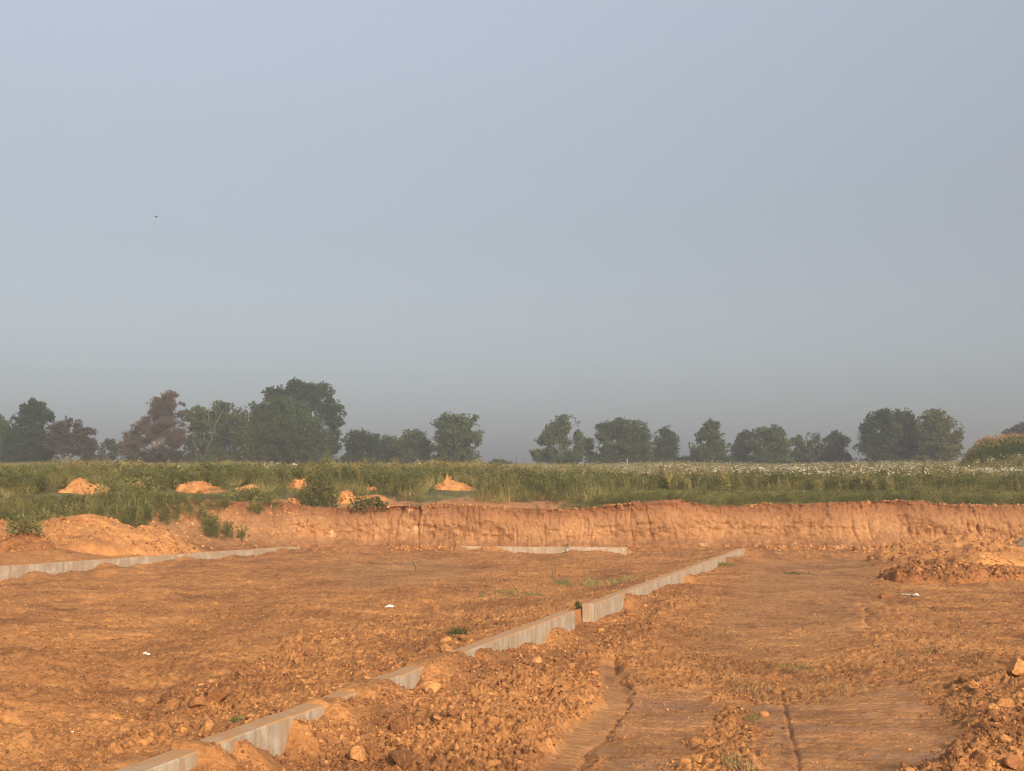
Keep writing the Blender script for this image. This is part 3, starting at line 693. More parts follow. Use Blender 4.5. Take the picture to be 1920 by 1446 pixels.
def on_wall(X, Y, pad=0.05):
    m = np.zeros(X.shape, bool)
    for W in (W_MAIN, W_LEFT, W_FAR):
        u, v = W.uv(X, Y); m |= (v < pad) & (v > -W.th - pad) & (u > -3) & (u < W.L + 0.3)
    return m
def small_clods():
    n = 700000
    Y = (rng.random(n) * (63.0 ** -0.3 - 8.0 ** -0.3) + 8.0 ** -0.3) ** (-1 / 0.3)
    X = (rng.random(n) * 2 - 1) * (0.42 * Y + 1)
    z, packed, rub, moist, sheen = ground(X, Y, True)
    pr = sst(-0.2, 0.5, noise(X * 1.3, Y * 1.3, 501))
    dens = 0.03 * (1 - 0.8 * packed) + 0.36 * rub * (0.25 + 0.75 * pr) + 0.20 * pr * (1 - packed) * (1 - rub)
    k = (rng.random(n) < dens) & ~on_wall(X, Y, 0.02) & (z < WT + 0.5)
    X, Y, z, rub, moist = X[k], Y[k], z[k], rub[k], moist[k]
    m = len(X)
    sz = 0.006 + 0.023 * rng.random(m) ** 4.0 * (0.5 + 0.6 * rub) + 0.00022 * Y
    scl = sz[:, None] * (0.8 + 0.4 * rng.random((m, 3)))
    rot = rng.random((m, 3)) * 6.28
    idx = rng.choice(10, m, p=[.124] * 5 + [.06] * 3 + [.10] * 2)
    idx = np.where((rng.random(m) < 0.75 * moist), rng.integers(8, 10, m), idx)
    scatter('clay_crumbs', np.stack([X, Y, z + sz * 0.25], 1), rot, scl, idx, CL, 'countless small clay crumbs and clods strewn over the pit floor', 'clay crumbs')
    print('crumbs', m)
small_clods()

def single_clods():
    """the largest loose clods, each a thing"""
    regs = [(P_RUB, 95, 'clay clod in the rubble strip right of the near concrete wall', 'clods in the rubble strip', (0.035, 0.10)),
            (P_RUBL, 60, 'clay clod in loose soil left of the near concrete wall', 'clods left of the near wall', (0.035, 0.09)),
            (P_RUBR, 52, 'clay clod in the loose rubble at the bottom right corner', 'clods at bottom right', (0.03, 0.085)),
            (P_FOOT, 45, 'clay clod in the crumbled soil at the foot of the far bank', 'clods at the bank foot', (0.07, 0.16)),
            (P_MID, 18, 'clay clod in the loose ridge between the two track lanes', 'clods between the lanes', (0.03, 0.06))]
    for poly, cnt, lab, grp, (a, b) in regs:
        x0, y0 = poly.min(0); x1, y1 = poly.max(0); n = cnt * 60
        # even over the picture: nearer ones are closer together
        Y = (rng.random(n) * (y1 ** -0.8 - y0 ** -0.8) + y0 ** -0.8) ** (-1 / 0.8); X = rng.uniform(x0, x1, n)
        k = (poly_mask(poly, X, Y, 0.05) > 0.6) & ~on_wall(X, Y, 0.12) & (Y < 60.5) & (Y > 9.6) & (np.abs(X) < 0.4 * Y)
        X, Y = X[k][:cnt], Y[k][:cnt]; Z = ground(X, Y, True)[0]
        for x, y, z in zip(X, Y, Z):
            s_ = a + (b - a) * random.random() ** 2.2
            ci_ = random.randrange(10)
            o = link('clay_clod', CL[ci_], label=('orange brown ' if ci_ < 5 else 'bright orange ' if ci_ < 8 else 'dark brown ') + lab, cat='clod', group=grp, loc=(x, y, z + s_ * 0.22))
            o.scale = [s_ * random.uniform(0.85, 1.2) for _ in range(3)]
            o.rotation_euler = (random.uniform(-0.4, 0.4), random.uniform(-0.4, 0.4), random.uniform(0, 6.28))
single_clods()

BOULDERS = [  # picture x, y of the foot, half width in pixels, height ratio, material, label
    (1909, 1266, 26, 0.8, M_CLOD_O, 'large bright orange clay boulder cut by the right edge of the picture'),
    (1886, 1311, 16, 1.05, M_CLOD_O, 'upright orange clay boulder among the rubble near the right edge'),
    (1826, 1284, 11, 0.8, M_CLOD_O, 'pale orange clod at the top of the rubble near the right edge'),
    (1808, 1270, 11, 0.8, M_CLOD_D, 'rounded brown clod just left of the rubble near the right edge'),
    (1308, 1405, 14, 0.8, M_CLOD_O, 'square orange clay block lying alone on the lane at bottom centre right'),
    (1112, 1272, 9, 0.9, M_CLOD_O, 'bright orange clod at the upper end of the smooth track print'),
    (1074, 1266, 9, 1.0, M_CLOD_O, 'upright yellow orange clod left of the upper end of the smooth track print'),
    (1122, 1292, 8, 0.8, M_CLOD_O, 'small block of orange clay on the left edge of the smooth track print'),
    (668, 1416, 22, 0.85, M_CLOD_O, 'big rough clay boulder in the rubble below the buried part of the near wall'),
    (748, 1392, 26, 0.7, M_CLOD_D, 'broad dark clay lump in the middle of the rubble strip'),
    (1015, 1308, 18, 0.6, M_CLOD, 'rounded brown clay lump in the upper rubble strip'),
    (806, 1312, 26, 0.6, M_CLOD_O, 'smooth orange clay lump in the rubble strip beside the buried wall'),
    (838, 1248, 16, 0.8, M_CLOD, 'rounded clay boulder where dirt buries the near wall'),
    (925, 1236, 18, 0.9, M_CLOD_D, 'dark cracked clod leaning on the near wall'),
    (452, 1290, 13, 0.8, M_CLOD_D, 'reddish brown rounded clod on the bare floor left of the near wall'),
    (320, 1330, 22, 0.85, M_CLOD, 'steep clay lump with a dark hollow beside it at lower left'),
    (405, 1345, 26, 0.8, M_CLOD_D, 'large dark brown clay lump left of the near wall'),
    (370, 1352, 20, 0.7, M_CLOD, 'broken clay lump between the two largest lumps left of the near wall'),
    (556, 1252, 9, 0.9, M_CLOD, 'egg shaped clod with a dark crack on the bare floor'),
    (1914, 1030, 22, 1.1, M_CLOD_G, 'grey rock slab leaning on the spoil heap at the right edge'),
    (1660, 1110, 17, 0.45, M_CLOD_D, 'dark flat clod beside the far end of the track lane'),
    (1862, 1330, 13, 0.9, M_CLOD_O, 'orange clay clod lowest in the cluster near the right edge'),
    (1840, 1440, 22, 0.8, M_CLOD, 'rough clay lump at the bottom edge near the right corner'),
    (1900, 1438, 26, 0.8, M_CLOD_D, 'brown clay lump in the bottom right corner'),
    (1718, 1110, 9, 0.5, M_WHITE, 'whitish chalky scrap on the soil in front of the dark clod heap'),
    (132, 1372, 7, 0.8, M_WHITE, 'pale stone on the bare floor at lower left'),
]
for i, (x, y, hw, hr, m, lab) in enumerate(BOULDERS):
    X, Y = gnd(x, y, 0.1)
    if m is M_CLOD_G: X, Y, z = at(x, y, 47.6); z -= 0.12
    else: z = float(ground(np.array([X]), np.array([Y]), True)[0][0])
    r_ = hw / FPX * Y
    o = link('clay_boulder' if m not in (M_WHITE, M_CLOD_G) else ('grey_rock' if m is M_CLOD_G else 'pale_stone'), clod_mesh('boulder_mesh', 900 + i, 3, m, 12, (1, 0.9, hr)), label=lab, cat='clod' if m not in (M_WHITE, M_CLOD_G) else 'stone', loc=(X, Y, z + r_ * hr * 0.45))
    o.scale = (r_, r_, r_); o.rotation_euler = (random.uniform(-0.15, 0.15), random.uniform(-0.15, 0.15), random.uniform(0, 6.28))

# ------------------------------------------------------------------ spoil heaps
HEAP_PTS = []
def heap(name, lobes, base, mat, label, group, pad=0.6, n=90, rough=1.0, seed=0, cat='heap'):
    """lobes: (x, y, rx, ry, h); base: function or constant for the ground under it"""
    L = np.array(lobes, float)
    x0 = (L[:, 0] - L[:, 2] * 1.6).min(); x1 = (L[:, 0] + L[:, 2] * 1.6).max(); y0 = (L[:, 1] - L[:, 3] * 1.6).min(); y1 = (L[:, 1] + L[:, 3] * 1.6).max()
    nx = n; ny = max(24, int(n * 0.8))
    X, Y = np.meshgrid(np.linspace(x0, x1, nx), np.linspace(y0, y1, ny))
    z = np.zeros_like(X)
    for (cx, cy, rx, ry, h) in L:
        d = np.sqrt(((X - cx) / rx) ** 2 + ((Y - cy) / ry) ** 2) + (0.12 if n > 80 else 0.34) * noise(X / rx * 1.7, Y / ry * 1.7, 600 + seed + int(cx * 7) % 50)
        z = np.maximum(z, h * np.clip(1.08 - d, 0, 2) ** 0.85 * (1 - 0.18 * np.exp(-(d / 0.35) ** 2)))
    size = max(L[:, 4].max(), 0.3)
    edge = sst(0.0, 0.15 * size, z)
    z = z + edge * rough * (0.07 * size * fbm(X * 1.6 / size, Y * 1.6 / size, 610 + seed, 4) + 0.10 * clods(X * 3.4, Y * 3.4, 620 + seed, 0.4) + 0.09 * clods(X * 7.5, Y * 7.5, 630 + seed, 0.6) + 0.03 * fbm(X * 5, Y * 5, 640 + seed, 3, 0.6))
    b = base(X, Y) if callable(base) else base
    z = z + b - 0.35 * (1 - edge)
    cx, cy = L[0, 0], L[0, 1]; cz = float(np.min(b))
    V = np.stack([X - cx, Y - cy, z - cz], -1).reshape(-1, 3)
    F = grid_faces(ny, nx); ef = edge.ravel()[F].max(1) > 0.01
    me = make_mesh(name, V, F[ef], [mat])
    sel = edge.ravel() > 0.3; HEAP_PTS.append((np.stack([X, Y, z], -1).reshape(-1, 3)[sel], mat))
    return link(name, me, label=label, cat=cat, group=group, loc=(cx, cy, cz))
floor_z = lambda X, Y: ground(X, Y, False)[0]
heap('spoil_heap', [(-16.0, 52.0, 3.3, 4.4, 1.62), (-19.6, 51.4, 3.0, 4.0, 1.45), (-13.9, 52.4, 2.0, 3.4, 1.0), (-23.0, 51.0, 3.2, 4.0, 1.2)], 0.28, M_HEAP, 'large pale orange spoil heap behind the grey wall at the left edge', 'spoil heaps', n=230, seed=1)
heap('spoil_heap', [(-16.7, 47.6, 1.5, 1.5, 0.95), (-17.6, 47.2, 1.3, 1.4, 0.7)], 0.25, M_HEAP2, 'small brown spoil heap with weeds in front of the large pale heap at left', 'spoil heaps', n=110, seed=2)
rh = gnd(1830, 1062, 0.05)
heap('spoil_heap', [(rh[0] + 0.9, rh[1] + 3.5, 3.0, 3.0, 1.1), (rh[0] - 0.9, rh[1] + 3.2, 1.8, 2.4, 0.8), (rh[0] + 2.8, rh[1] + 3.6, 2.4, 2.6, 0.9)], 0.02, M_HEAP, 'large orange spoil heap against the bank at the right edge', 'spoil heaps', n=170, seed=3)
rh = gnd(1785, 1086, 0.05)
heap('spoil_heap', [(rh[0] + 0.2, rh[1] + 1.2, 1.4, 1.6, 0.58), (rh[0] - 0.7, rh[1] + 1.0, 0.9, 1.2, 0.4), (rh[0] + 1.4, rh[1] + 0.9, 1.2, 1.2, 0.4)], 0.0, M_HEAP2, 'low heap of dark broken clods in front of the large right hand heap', 'spoil heaps', n=120, rough=1.8, seed=4)

MOUNDS = [  # picture x, y of the foot, half width px, height px, second lobe dx, label
    (138, 948, 38, 32, 14, 'sloping orange dirt mound in the weeds above the left spoil heap'),
    (172, 927, 32, 18, -12, 'flat topped dirt mound in the weeds, second from the left'),
    (252, 922, 22, 19, 8, 'small rounded dirt mound in the weeds right of the flat topped one'),
    (362, 926, 40, 26, 18, 'wide pale orange dirt mound among the weeds above the left slope'),
    (464, 921, 20, 14, -8, 'low broken dirt mound in the weeds at left centre'),
    (558, 918, 26, 20, 12, 'pointed dirt mound half hidden by weeds left of the tall bush'),
    (548, 944, 18, 10, 0, 'bare reddish dirt patch heaped below the pointed mound'),
    (646, 945, 20, 28, 4, 'upright orange dirt mound at the bank top left of centre'),
    (698, 950, 42, 20, -14, 'long low dirt mound at the bank top behind a round dark weed clump'),
    (703, 921, 11, 10, 0, 'tiny dirt mound alone in the weeds left of the spiked mound'),
    (850, 921, 42, 26, 12, 'dirt mound with a tall thin spike in the weeds at centre'),
]
MOUND_XY = []
for i, (x, y, hw, hp, dx, lab) in enumerate(MOUNDS):
    X, Y, z = meadow_hit(x, min(y, 946))
    Y = min(Y, 74.0) if Y > 74 else Y
    X, Y, _ = at(x, y, max(Y, 63.4)); zb = float(mz([X], [Y])[0]); k = Y / FPX
    zt = CAM_H + (948 - (y - hp)) * k
    rx = hw * k * (1.05 if 'spike' in lab else 1.3); h = max(zt - zb, hp * k * 0.9) * (1.08 if 'spike' in lab else 1.22)
    lob = [(X, Y + rx * 0.8, rx * 0.8, rx * 0.8, h), (X + dx * k, Y + rx * 0.75, rx * 0.85, rx * 0.75, h * 0.62)]
    if 'spike' in lab:
        lob = [(X - 4 * k, Y + rx * 0.8, rx * 0.9, rx * 0.8, h * 0.95), (X - 13 * k, Y + rx * 0.7, rx * 0.17, rx * 0.2, h * 1.55), (X + 18 * k, Y + rx * 0.75, rx * 0.6, rx * 0.5, h * 0.55), (X - 14 * k, Y + rx * 0.7, rx * 0.42, rx * 0.4, h * 1.05)]
    heap('dirt_mound', lob, zb - 0.05, M_HEAP, lab, 'dirt mounds in the weeds', n=60, seed=20 + i, rough=0.8, cat='mound')
    MOUND_XY.append((X, Y + rx * 0.7, rx, rx))

def heap_crumbs():
    PT = []; SZ = []; IX = []
    for q, (P, mat) in enumerate(HEAP_PTS):
        big = q < 4; n = int((len(P) * 0.32) if big else 160)
        i = rng.integers(0, len(P), n); p_ = P[i] + rng.normal(0, 0.03, (n, 3)) * [1, 1, 0.2]
        keep = (noise(p_[:, 0] * 0.9, p_[:, 1] * 0.9, 640) > -0.15) if big else np.ones(n, bool)
        p_ = p_[keep]; n = len(p_); PT.append(p_); SZ.append(0.022 + 0.075 * rng.random(n) ** 3); IX.append(rng.choice(10, n, p=[.09] * 5 + [.15] * 3 + [.05] * 2) if mat is M_HEAP else rng.choice(10, n, p=[.14] * 5 + [.02] * 3 + [.12] * 2))
    xs_ = rng.uniform(-17, 24, 6400); sv = s_of_x(xs_); t_ = rng.random(6400); v = np.where(xs_ < -8, rng.uniform(0.0, 0.9, 6400), np.where(t_ < 0.8, rng.uniform(0.0, 0.16, 6400), rng.uniform(0.82, 0.9, 6400)))
    P, _ = bank_point(sv, v); k = noise(sv * 0.5, v * 3, 650) > -0.1; P = P[k]; n = len(P)
    PT.append(P); SZ.append(0.02 + 0.085 * rng.random(n) ** 2.6); IX.append(rng.choice(10, n, p=[.11] * 5 + [.12] * 3 + [.045] * 2))
    P = np.concatenate(PT); S = np.concatenate(SZ); I = np.concatenate(IX); n = len(P)
    scatter('heap_rubble', P, rng.random((n, 3)) * 6.28, S[:, None] * (0.8 + 0.5 * rng.random((n, 3))), I, CL, 'loose clay rubble strewn over the spoil heaps and the foot of the bank', 'rubble')
heap_crumbs()

# ------------------------------------------------------------------ plants
def leaf_quads(P, D, S, Wd, bend, r):
    """diamond leaves: P base, D direction, S length, Wd width"""
    n = len(P)
    D = D / (np.linalg.norm(D, axis=1)[:, None] + 1e-9)
    up = r.normal(size=(n, 3)); side = np.cross(D, up); side /= (np.linalg.norm(side, axis=1)[:, None] + 1e-9)
    nrm = np.cross(D, side)
    mid = P + D * (S * 0.45)[:, None] + nrm * (S * bend)[:, None]
    V = np.stack([P, mid + side * (Wd * 0.5)[:, None], P + D * S[:, None], mid - side * (Wd * 0.5)[:, None]], 1).reshape(-1, 3)
    return V, np.arange(n * 4).reshape(n, 4)
def tube(P, rad, sides=4):
    """tapered tube along points"""
    P = np.asarray(P, float); n = len(P); V = []; F = []
    for i in range(n):
        d = P[min(i + 1, n - 1)] - P[max(i - 1, 0)]; d = d / (np.linalg.norm(d) + 1e-9)
        a = np.cross(d, [0.3, 0.9, 0.1]); a /= np.linalg.norm(a) + 1e-9; b = np.cross(d, a)
        for k in range(sides):
            t = 2 * math.pi * k / sides; V.append(P[i] + rad[i] * (math.cos(t) * a + math.sin(t) * b))
    for i in range(n - 1):
        for k in range(sides):
            F.append((i * sides + k, i * sides + (k + 1) % sides, (i + 1) * sides + (k + 1) % sides, (i + 1) * sides + k))
    return np.array(V), np.array(F)
def join(parts):
    """parts: (V, F, material index)"""
    V = []; F = []; M = []; o = 0
    for v, f, m in parts:
        V.append(v); F.append(np.asarray(f) + o); M.append(np.full(len(f), m)); o += len(v)
    return np.concatenate(V), np.concatenate(F), np.concatenate(M)

def weed_broad(seed, h=0.8, n=130, wid=0.34, mats=(M_WEED,)):
    r = np.random.default_rng(seed)
    t = r.random(n) ** 0.7; z = h * (0.1 + 0.9 * t)
    ang = r.random(n) * 6.28; rad = wid * np.sqrt(r.random(n)) * (1.0 - 0.45 * t ** 3)
    P = np.stack([np.cos(ang) * rad, np.sin(ang) * rad, z], 1)
    D = np.stack([np.cos(ang) * 0.8, np.sin(ang) * 0.8, r.normal(0.35, 0.5, n)], 1) + r.normal(0, 0.3, (n, 3))
    S = r.uniform(0.05, 0.12, n) * (0.6 + 0.4 * h / 0.8); V, F = leaf_quads(P, D, S, S * 0.5, 0.1, r)
    parts = [(V, F, 0)]
    for _ in range(4):
        a = r.random() * 6.28; q = wid * 0.6 * r.random()
        parts.append((*tube([(0, 0, -0.05), (math.cos(a) * q * 0.5, math.sin(a) * q * 0.5, h * 0.5), (math.cos(a) * q, math.sin(a) * q, h * 0.95)], [0.009, 0.007, 0.003], 3), 0))
    V, F, M = join(parts); return make_mesh('weed', V, F, mats, False, M)
def weed_tall(seed, h=1.1, mats=(M_TALL, M_TALL), tip=False):
    r = np.random.default_rng(seed); parts = []
    for k in range(3):
        bx, by = r.normal(0, 0.10, 2); lx, ly = r.normal(0, 0.07, 2); hh = h * r.uniform(0.7, 1.05)
        parts.append((*tube([(bx, by, -0.05), (bx + lx * 0.5, by + ly * 0.5, hh * 0.5), (bx + lx, by + ly, hh)], [0.014, 0.011, 0.006], 3), 0))
        n = 22; t = r.uniform(0.15, 1.0, n); ang = r.random(n) * 6.28
        P = np.stack([bx + lx * t, by + ly * t, hh * t], 1)
        D = np.stack([np.cos(ang), np.sin(ang), r.normal(0.7, 0.3, n)], 1)
        S = r.uniform(0.12, 0.25, n) * (1.15 - 0.6 * t); V, F = leaf_quads(P, D, S, S * 0.3, 0.12, r); parts.append((V, F, 0))
        if tip:
            n = 16; P = np.stack([bx + lx + r.normal(0, 0.03, n), by + ly + r.normal(0, 0.03, n), hh - r.random(n) * 0.2], 1)
            D = r.normal(0, 1, (n, 3)) + [0, 0, 1.0]; S = r.uniform(0.04, 0.09, n); V, F = leaf_quads(P, D, S, S * 0.5, 0.1, r); parts.append((V, F, 1))
    V, F, M = join(parts); return make_mesh('tall_weed', V, F, mats, False, M)
def grass_tuft(seed, h=0.4, n=18, spread=0.12, mats=(M_GRASS,), wid=0.012):
    r = np.random.default_rng(seed)
    ang = r.random(n) * 6.28; rad = spread * np.sqrt(r.random(n))
    P = np.stack([np.cos(ang) * rad, np.sin(ang) * rad, np.full(n, -0.02)], 1)
    D = np.stack([np.cos(ang) * 0.45, np.sin(ang) * 0.45, np.ones(n)], 1) + r.normal(0, 0.22, (n, 3))
    S = h * r.uniform(0.5, 1.1, n); V, F = leaf_quads(P, D, S, np.full(n, wid), 0.12, r)
    return make_mesh('grass_tuft', V, F, mats, False)
def lace(seed, h=0.95):
    r = np.random.default_rng(seed); parts = []
    for k in range(3):
        bx, by = r.normal(0, 0.12, 2); lx, ly = r.normal(0, 0.10, 2); hh = h * r.uniform(0.75, 1.05)
        parts.append((*tube([(bx, by, -0.05), (bx + lx, by + ly, hh)], [0.006, 0.004], 3), 0))
        c = np.array([bx + lx, by + ly, hh]); rd = r.uniform(0.035, 0.065); nn = 9
        tx, ty = r.normal(0, 0.35, 2) + np.array([0.1, -0.35])
        ring = [c] + [c + np.array([rd * math.cos(q), rd * math.sin(q), rd * (0.22 + tx * math.cos(q) + ty * -math.sin(q) * -1)]) for q in np.linspace(0, 6.2832, nn, endpoint=False)]
        F = np.array([(0, 1 + i, 1 + (i + 1) % nn, 0) for i in range(nn)])
        V = np.array(ring); F = np.array([(0, 1 + 2 * i, (2 + 2 * i), 1 + (2 * i + 2) % nn) for i in range(nn // 2)])
        parts.append((V, F, 1))
        n = 10; t = r.uniform(0.1, 0.85, n); ang = r.random(n) * 6.28
        P = np.stack([bx + lx * t, by + ly * t, hh * t], 1); D = np.stack([np.cos(ang), np.sin(ang), r.normal(0.5, 0.3, n)], 1)
        S = r.uniform(0.08, 0.18, n); V, F = leaf_quads(P, D, S, S * 0.35, 0.12, r); parts.append((V, F, 0))
    V, F, M = join(parts); return make_mesh('lace', V, F, (M_TALL, M_LACE), False, M)

SRC_BROAD = [weed_broad(1000 + i, random.uniform(0.6, 0.95)) for i in range(6)]
SRC_TALL = [weed_tall(1100 + i, random.uniform(0.8, 1.15)) for i in range(5)] + [weed_tall(1150 + i, 1.0, (M_TALL, M_DRY), True) for i in range(2)]
SRC_GRASS = [grass_tuft(1200 + i, random.uniform(0.4, 0.7), 26, 0.16, (M_GRASS,), 0.016) for i in range(5)] + [grass_tuft(1250, 0.55, 24, 0.15, (M_DRY,), 0.014)]
SRC_SHORT = [grass_tuft(1300 + i, 0.16, 30, 0.2, (M_GRASS,), 0.014) for i in range(3)] + [weed_broad(1310, 0.14, 30, 0.2)]
SRC_LACE = [lace(1400 + i) for i in range(6)]

def meadow_samples(n, w0, w1, xlo=-32, xhi=32, power=1.0):
    w_ = w0 + (w1 - w0) * rng.random(n) ** power
    X0 = xlo + (xhi - xlo) * rng.random(n)
    s = s_of_x(X0); X, Y, zc = meadow_xy(s, w_)
    return X, Y, meadow_z(X, Y, w_, zc), w_, s
def clear_of_mounds(X, Y, front=2.2):
    k = np.ones(X.shape, bool)
    for (mx, my, rx, ry) in MOUND_XY:
        inm = ((X - mx) / rx) ** 2 + ((Y - my) / ry) ** 2 < 0.75 + 0.5 * noise(X * 2, Y * 2, 706)
        fr = (np.abs(X - mx) < rx * 0.8) & (Y < my) & (Y > my - rx - front * 0.4)
        k &= ~(inm | fr)
    return k
def low_before_mounds(X, Y):
    f = np.ones(X.shape)
    for (mx, my, rx, ry) in MOUND_XY:
        d = my - Y
        f = np.minimum(f, np.where((np.abs(X - mx) < rx * 1.15) & (d > 0) & (d < 9), 0.3 + 0.07 * np.clip(d - 1, 0, 10), 1))
    return f
def put(name, X, Y, Z, src, scl, label, cat, idxp=None, tilt=0.12):
    n = len(X)
    rot = np.stack([rng.normal(0, tilt, n), rng.normal(0, tilt, n), rng.random(n) * 6.28], 1)
    sc = np.repeat(scl[:, None], 3, 1)
    idx = rng.choice(len(src), n, p=idxp)
    scatter(name, np.stack([X, Y, Z], 1), rot, sc, idx, src, label, cat)

def vegetate():
    # the mown strip is on the right only; on the left the weeds come to the edge
    def strip(X, w_): return sst(1.5, 5.0, X * 61 / (61 + w_)) * (1 - sst(10.0, 13.0, w_ + 1.2 * noise(X * 0.3, X * 0 + 1, 701)))
    # dark broad leaved weeds
    X, Y, Z, w_, s = meadow_samples(60000, 0.5, 60, power=1.0)
    cl = noise(X * 0.22, Y * 0.22, 702) + 0.5 * noise(X * 0.8, Y * 0.8, 703)
    lft = 1 - sst(-2, 6, X)
    band = np.exp(-((w_ - 17) / 4.5) ** 2)
    dens = (0.10 + 0.55 * sst(-0.15, 0.35, cl)) * (0.45 + 0.55 * lft) * (1 - strip(X, w_)) * (1 - 0.75 * sst(14, 32, w_)) + 0.55 * band * (1 - lft)
    dens = dens + 0.55 * strip(X, w_) * np.exp(-((w_ - 2.2) / 1.6) ** 2)
    k = (rng.random(len(X)) < dens) & clear_of_mounds(X, Y) & (rng.random(len(X)) > bare_mask(X, Y) * 0.97) & (w_ > 0.8 + 0.8 * rng.random(len(X)))
    low = 0.45 + 0.55 * sst(1.5, 6, w_)
    sc = rng.uniform(0.7, 1.25, len(X)) * np.where(strip(X, w_) > 0.5, 0.55, low) * low_before_mounds(X, Y)
    put('broadleaf_weeds', X[k], Y[k], Z[k], SRC_BROAD, sc[k], 'dense dark green broadleaf weeds growing along the top of the bank', 'weeds'); print('broad', k.sum())
    # tall pale stalks
    X, Y, Z, w_, s = meadow_samples(60000, 2.0, 70)
    lft = 1 - sst(-2, 6, X)
    dens = (0.12 + 0.50 * sst(-0.3, 0.4, noise(X * 0.3, Y * 0.2, 711))) * (0.5 + 0.5 * lft) * (1 - strip(X, w_)) * sst(2, 9, w_)
    k = (rng.random(len(X)) < dens) & clear_of_mounds(X, Y, 3.5) & (rng.random(len(X)) > bare_mask(X, Y) * 0.95)
    sc = rng.uniform(0.65, 1.15, len(X)) * (0.5 + 0.5 * sst(3, 12, w_)) * (0.8 + 0.55 * sst(0.0, 0.5, noise(X * 0.16, Y * 0.12, 712))) * low_before_mounds(X, Y)
    put('tall_weeds', X[k], Y[k], Z[k], SRC_TALL, sc[k], 'tall pale green weed stalks standing in the meadow', 'weeds'); print('tall', k.sum())
    # rough grass everywhere
    X, Y, Z, w_, s = meadow_samples(90000, 3.0, 190, power=1.15)
    dens = 0.6 * (1 - strip(X, w_)) * (0.45 + 0.55 * sst(-0.3, 0.3, noise(X * 0.12, Y * 0.1, 721)))
    k = (rng.random(len(X)) < dens) & clear_of_mounds(X, Y, 1.2)
    sc = rng.uniform(0.8, 1.4, len(X)) * (1 + 0.6 * sst(50, 160, w_)) * low_before_mounds(X, Y)
    put('meadow_grass', X[k], Y[k], Z[k], SRC_GRASS, sc[k], 'rough yellow green meadow grass rising to the tree line', 'grass', [0.17] * 5 + [0.15]); print('grass', k.sum())
    # mown strip
    X, Y, Z, w_, s = meadow_samples(42000, 0.9, 14, -1, 32)
    k = (rng.random(len(X)) < 0.9 * strip(X, w_)) & (rng.random(len(X)) > bare_mask(X, Y) * 0.9)
    put('short_grass', X[k], Y[k], Z[k], SRC_SHORT, rng.uniform(0.7, 1.3, len(X))[k], 'short grass strip along the top of the bank at right', 'grass', [0.28] * 3 + [0.16]); print('short', k.sum())
    # wild carrot in flower, thick on the right
    X, Y, Z, w_, s = meadow_samples(56000, 15, 170, power=1.6)
    xr = X * 61 / (61 + w_)
    dens = 0.02 + 0.75 * sst(2, 9, xr) * (0.35 + 0.65 * sst(-0.25, 0.3, noise(X * 0.10, Y * 0.06, 731))) * (0.28 + 0.72 * sst(18, 36, w_)) * (1 - 0.75 * sst(60, 120, w_))
    k = rng.random(len(X)) < dens
    sc = rng.uniform(0.9, 1.3, len(X)) * (1 + 0.2 * sst(50, 160, w_))
    put('white_wildflowers', X[k], Y[k], Z[k], SRC_LACE, sc[k], 'white flowering wild carrot spread over the meadow, thickest at right', 'wildflowers'); print('lace', k.sum())
    # far field cover
    X, Y, Z, w_, s = meadow_samples(26000, 40, 190, power=0.9)
    k = rng.random(len(X)) < 0.75
    far = [weed_broad(1500 + i, 0.8, 60, 0.6, (M_TALL,)) for i in range(4)]
    put('far_weeds', X[k], Y[k], Z[k], far, rng.uniform(0.7, 1.3, len(X))[k], 'far olive green weeds covering the rise below the trees', 'weeds')
vegetate()

def slope_weeds():
    """dark weeds tumbling over the left slope between spoil heap and bank"""
    n = 4200
    sv = s_of_x(rng.uniform(-26, -8.6, n)); P, t = bank_point(sv, rng.uniform(0.25, 0.97, n))
    px, py = proj(P[:, 0], P[:, 1], P[:, 2])
    cover = np.where(px < 300 + (948 - py) * 0.6, np.where(py < 992 - 0.02 * px, 1.0, 0.3), 0.0)
    cover = np.maximum(cover, np.where((px >= 300) & (px < 420) & (py < 1000), 0.95 * np.clip(1 - (px - 300) / 120, 0, 1) * (1 - np.clip(py - 940, 0, 60) / 60), 0))
    cover = np.where(((px - 395) / 13) ** 2 + ((py - 985) / 17) ** 2 < 1 + 0.9 * noise(px * 0.09, py * 0.09, 705), 0.4, cover)
    for (cx, cy) in ((385, 965), (400, 1005), (415, 955), (425, 948), (480, 962), (500, 945), (520, 952), (430, 1010), (455, 1014)):
        cover = np.where((np.abs(px - cx) < 9) & (np.abs(py - cy) < 7), 0.7, cover)
    P = P[(rng.random(n) < cover) & clear_of_mounds(P[:, 0], P[:, 1])]; n = len(P)
    put('slope_weeds', P[:, 0], P[:, 1], P[:, 2], SRC_BROAD + SRC_TALL[:2], rng.uniform(0.35, 0.85, n) * low_before_mounds(P[:, 0], P[:, 1]), 'dark green weeds tumbling down the slope between the left heap and the bank', 'weeds')
slope_weeds()

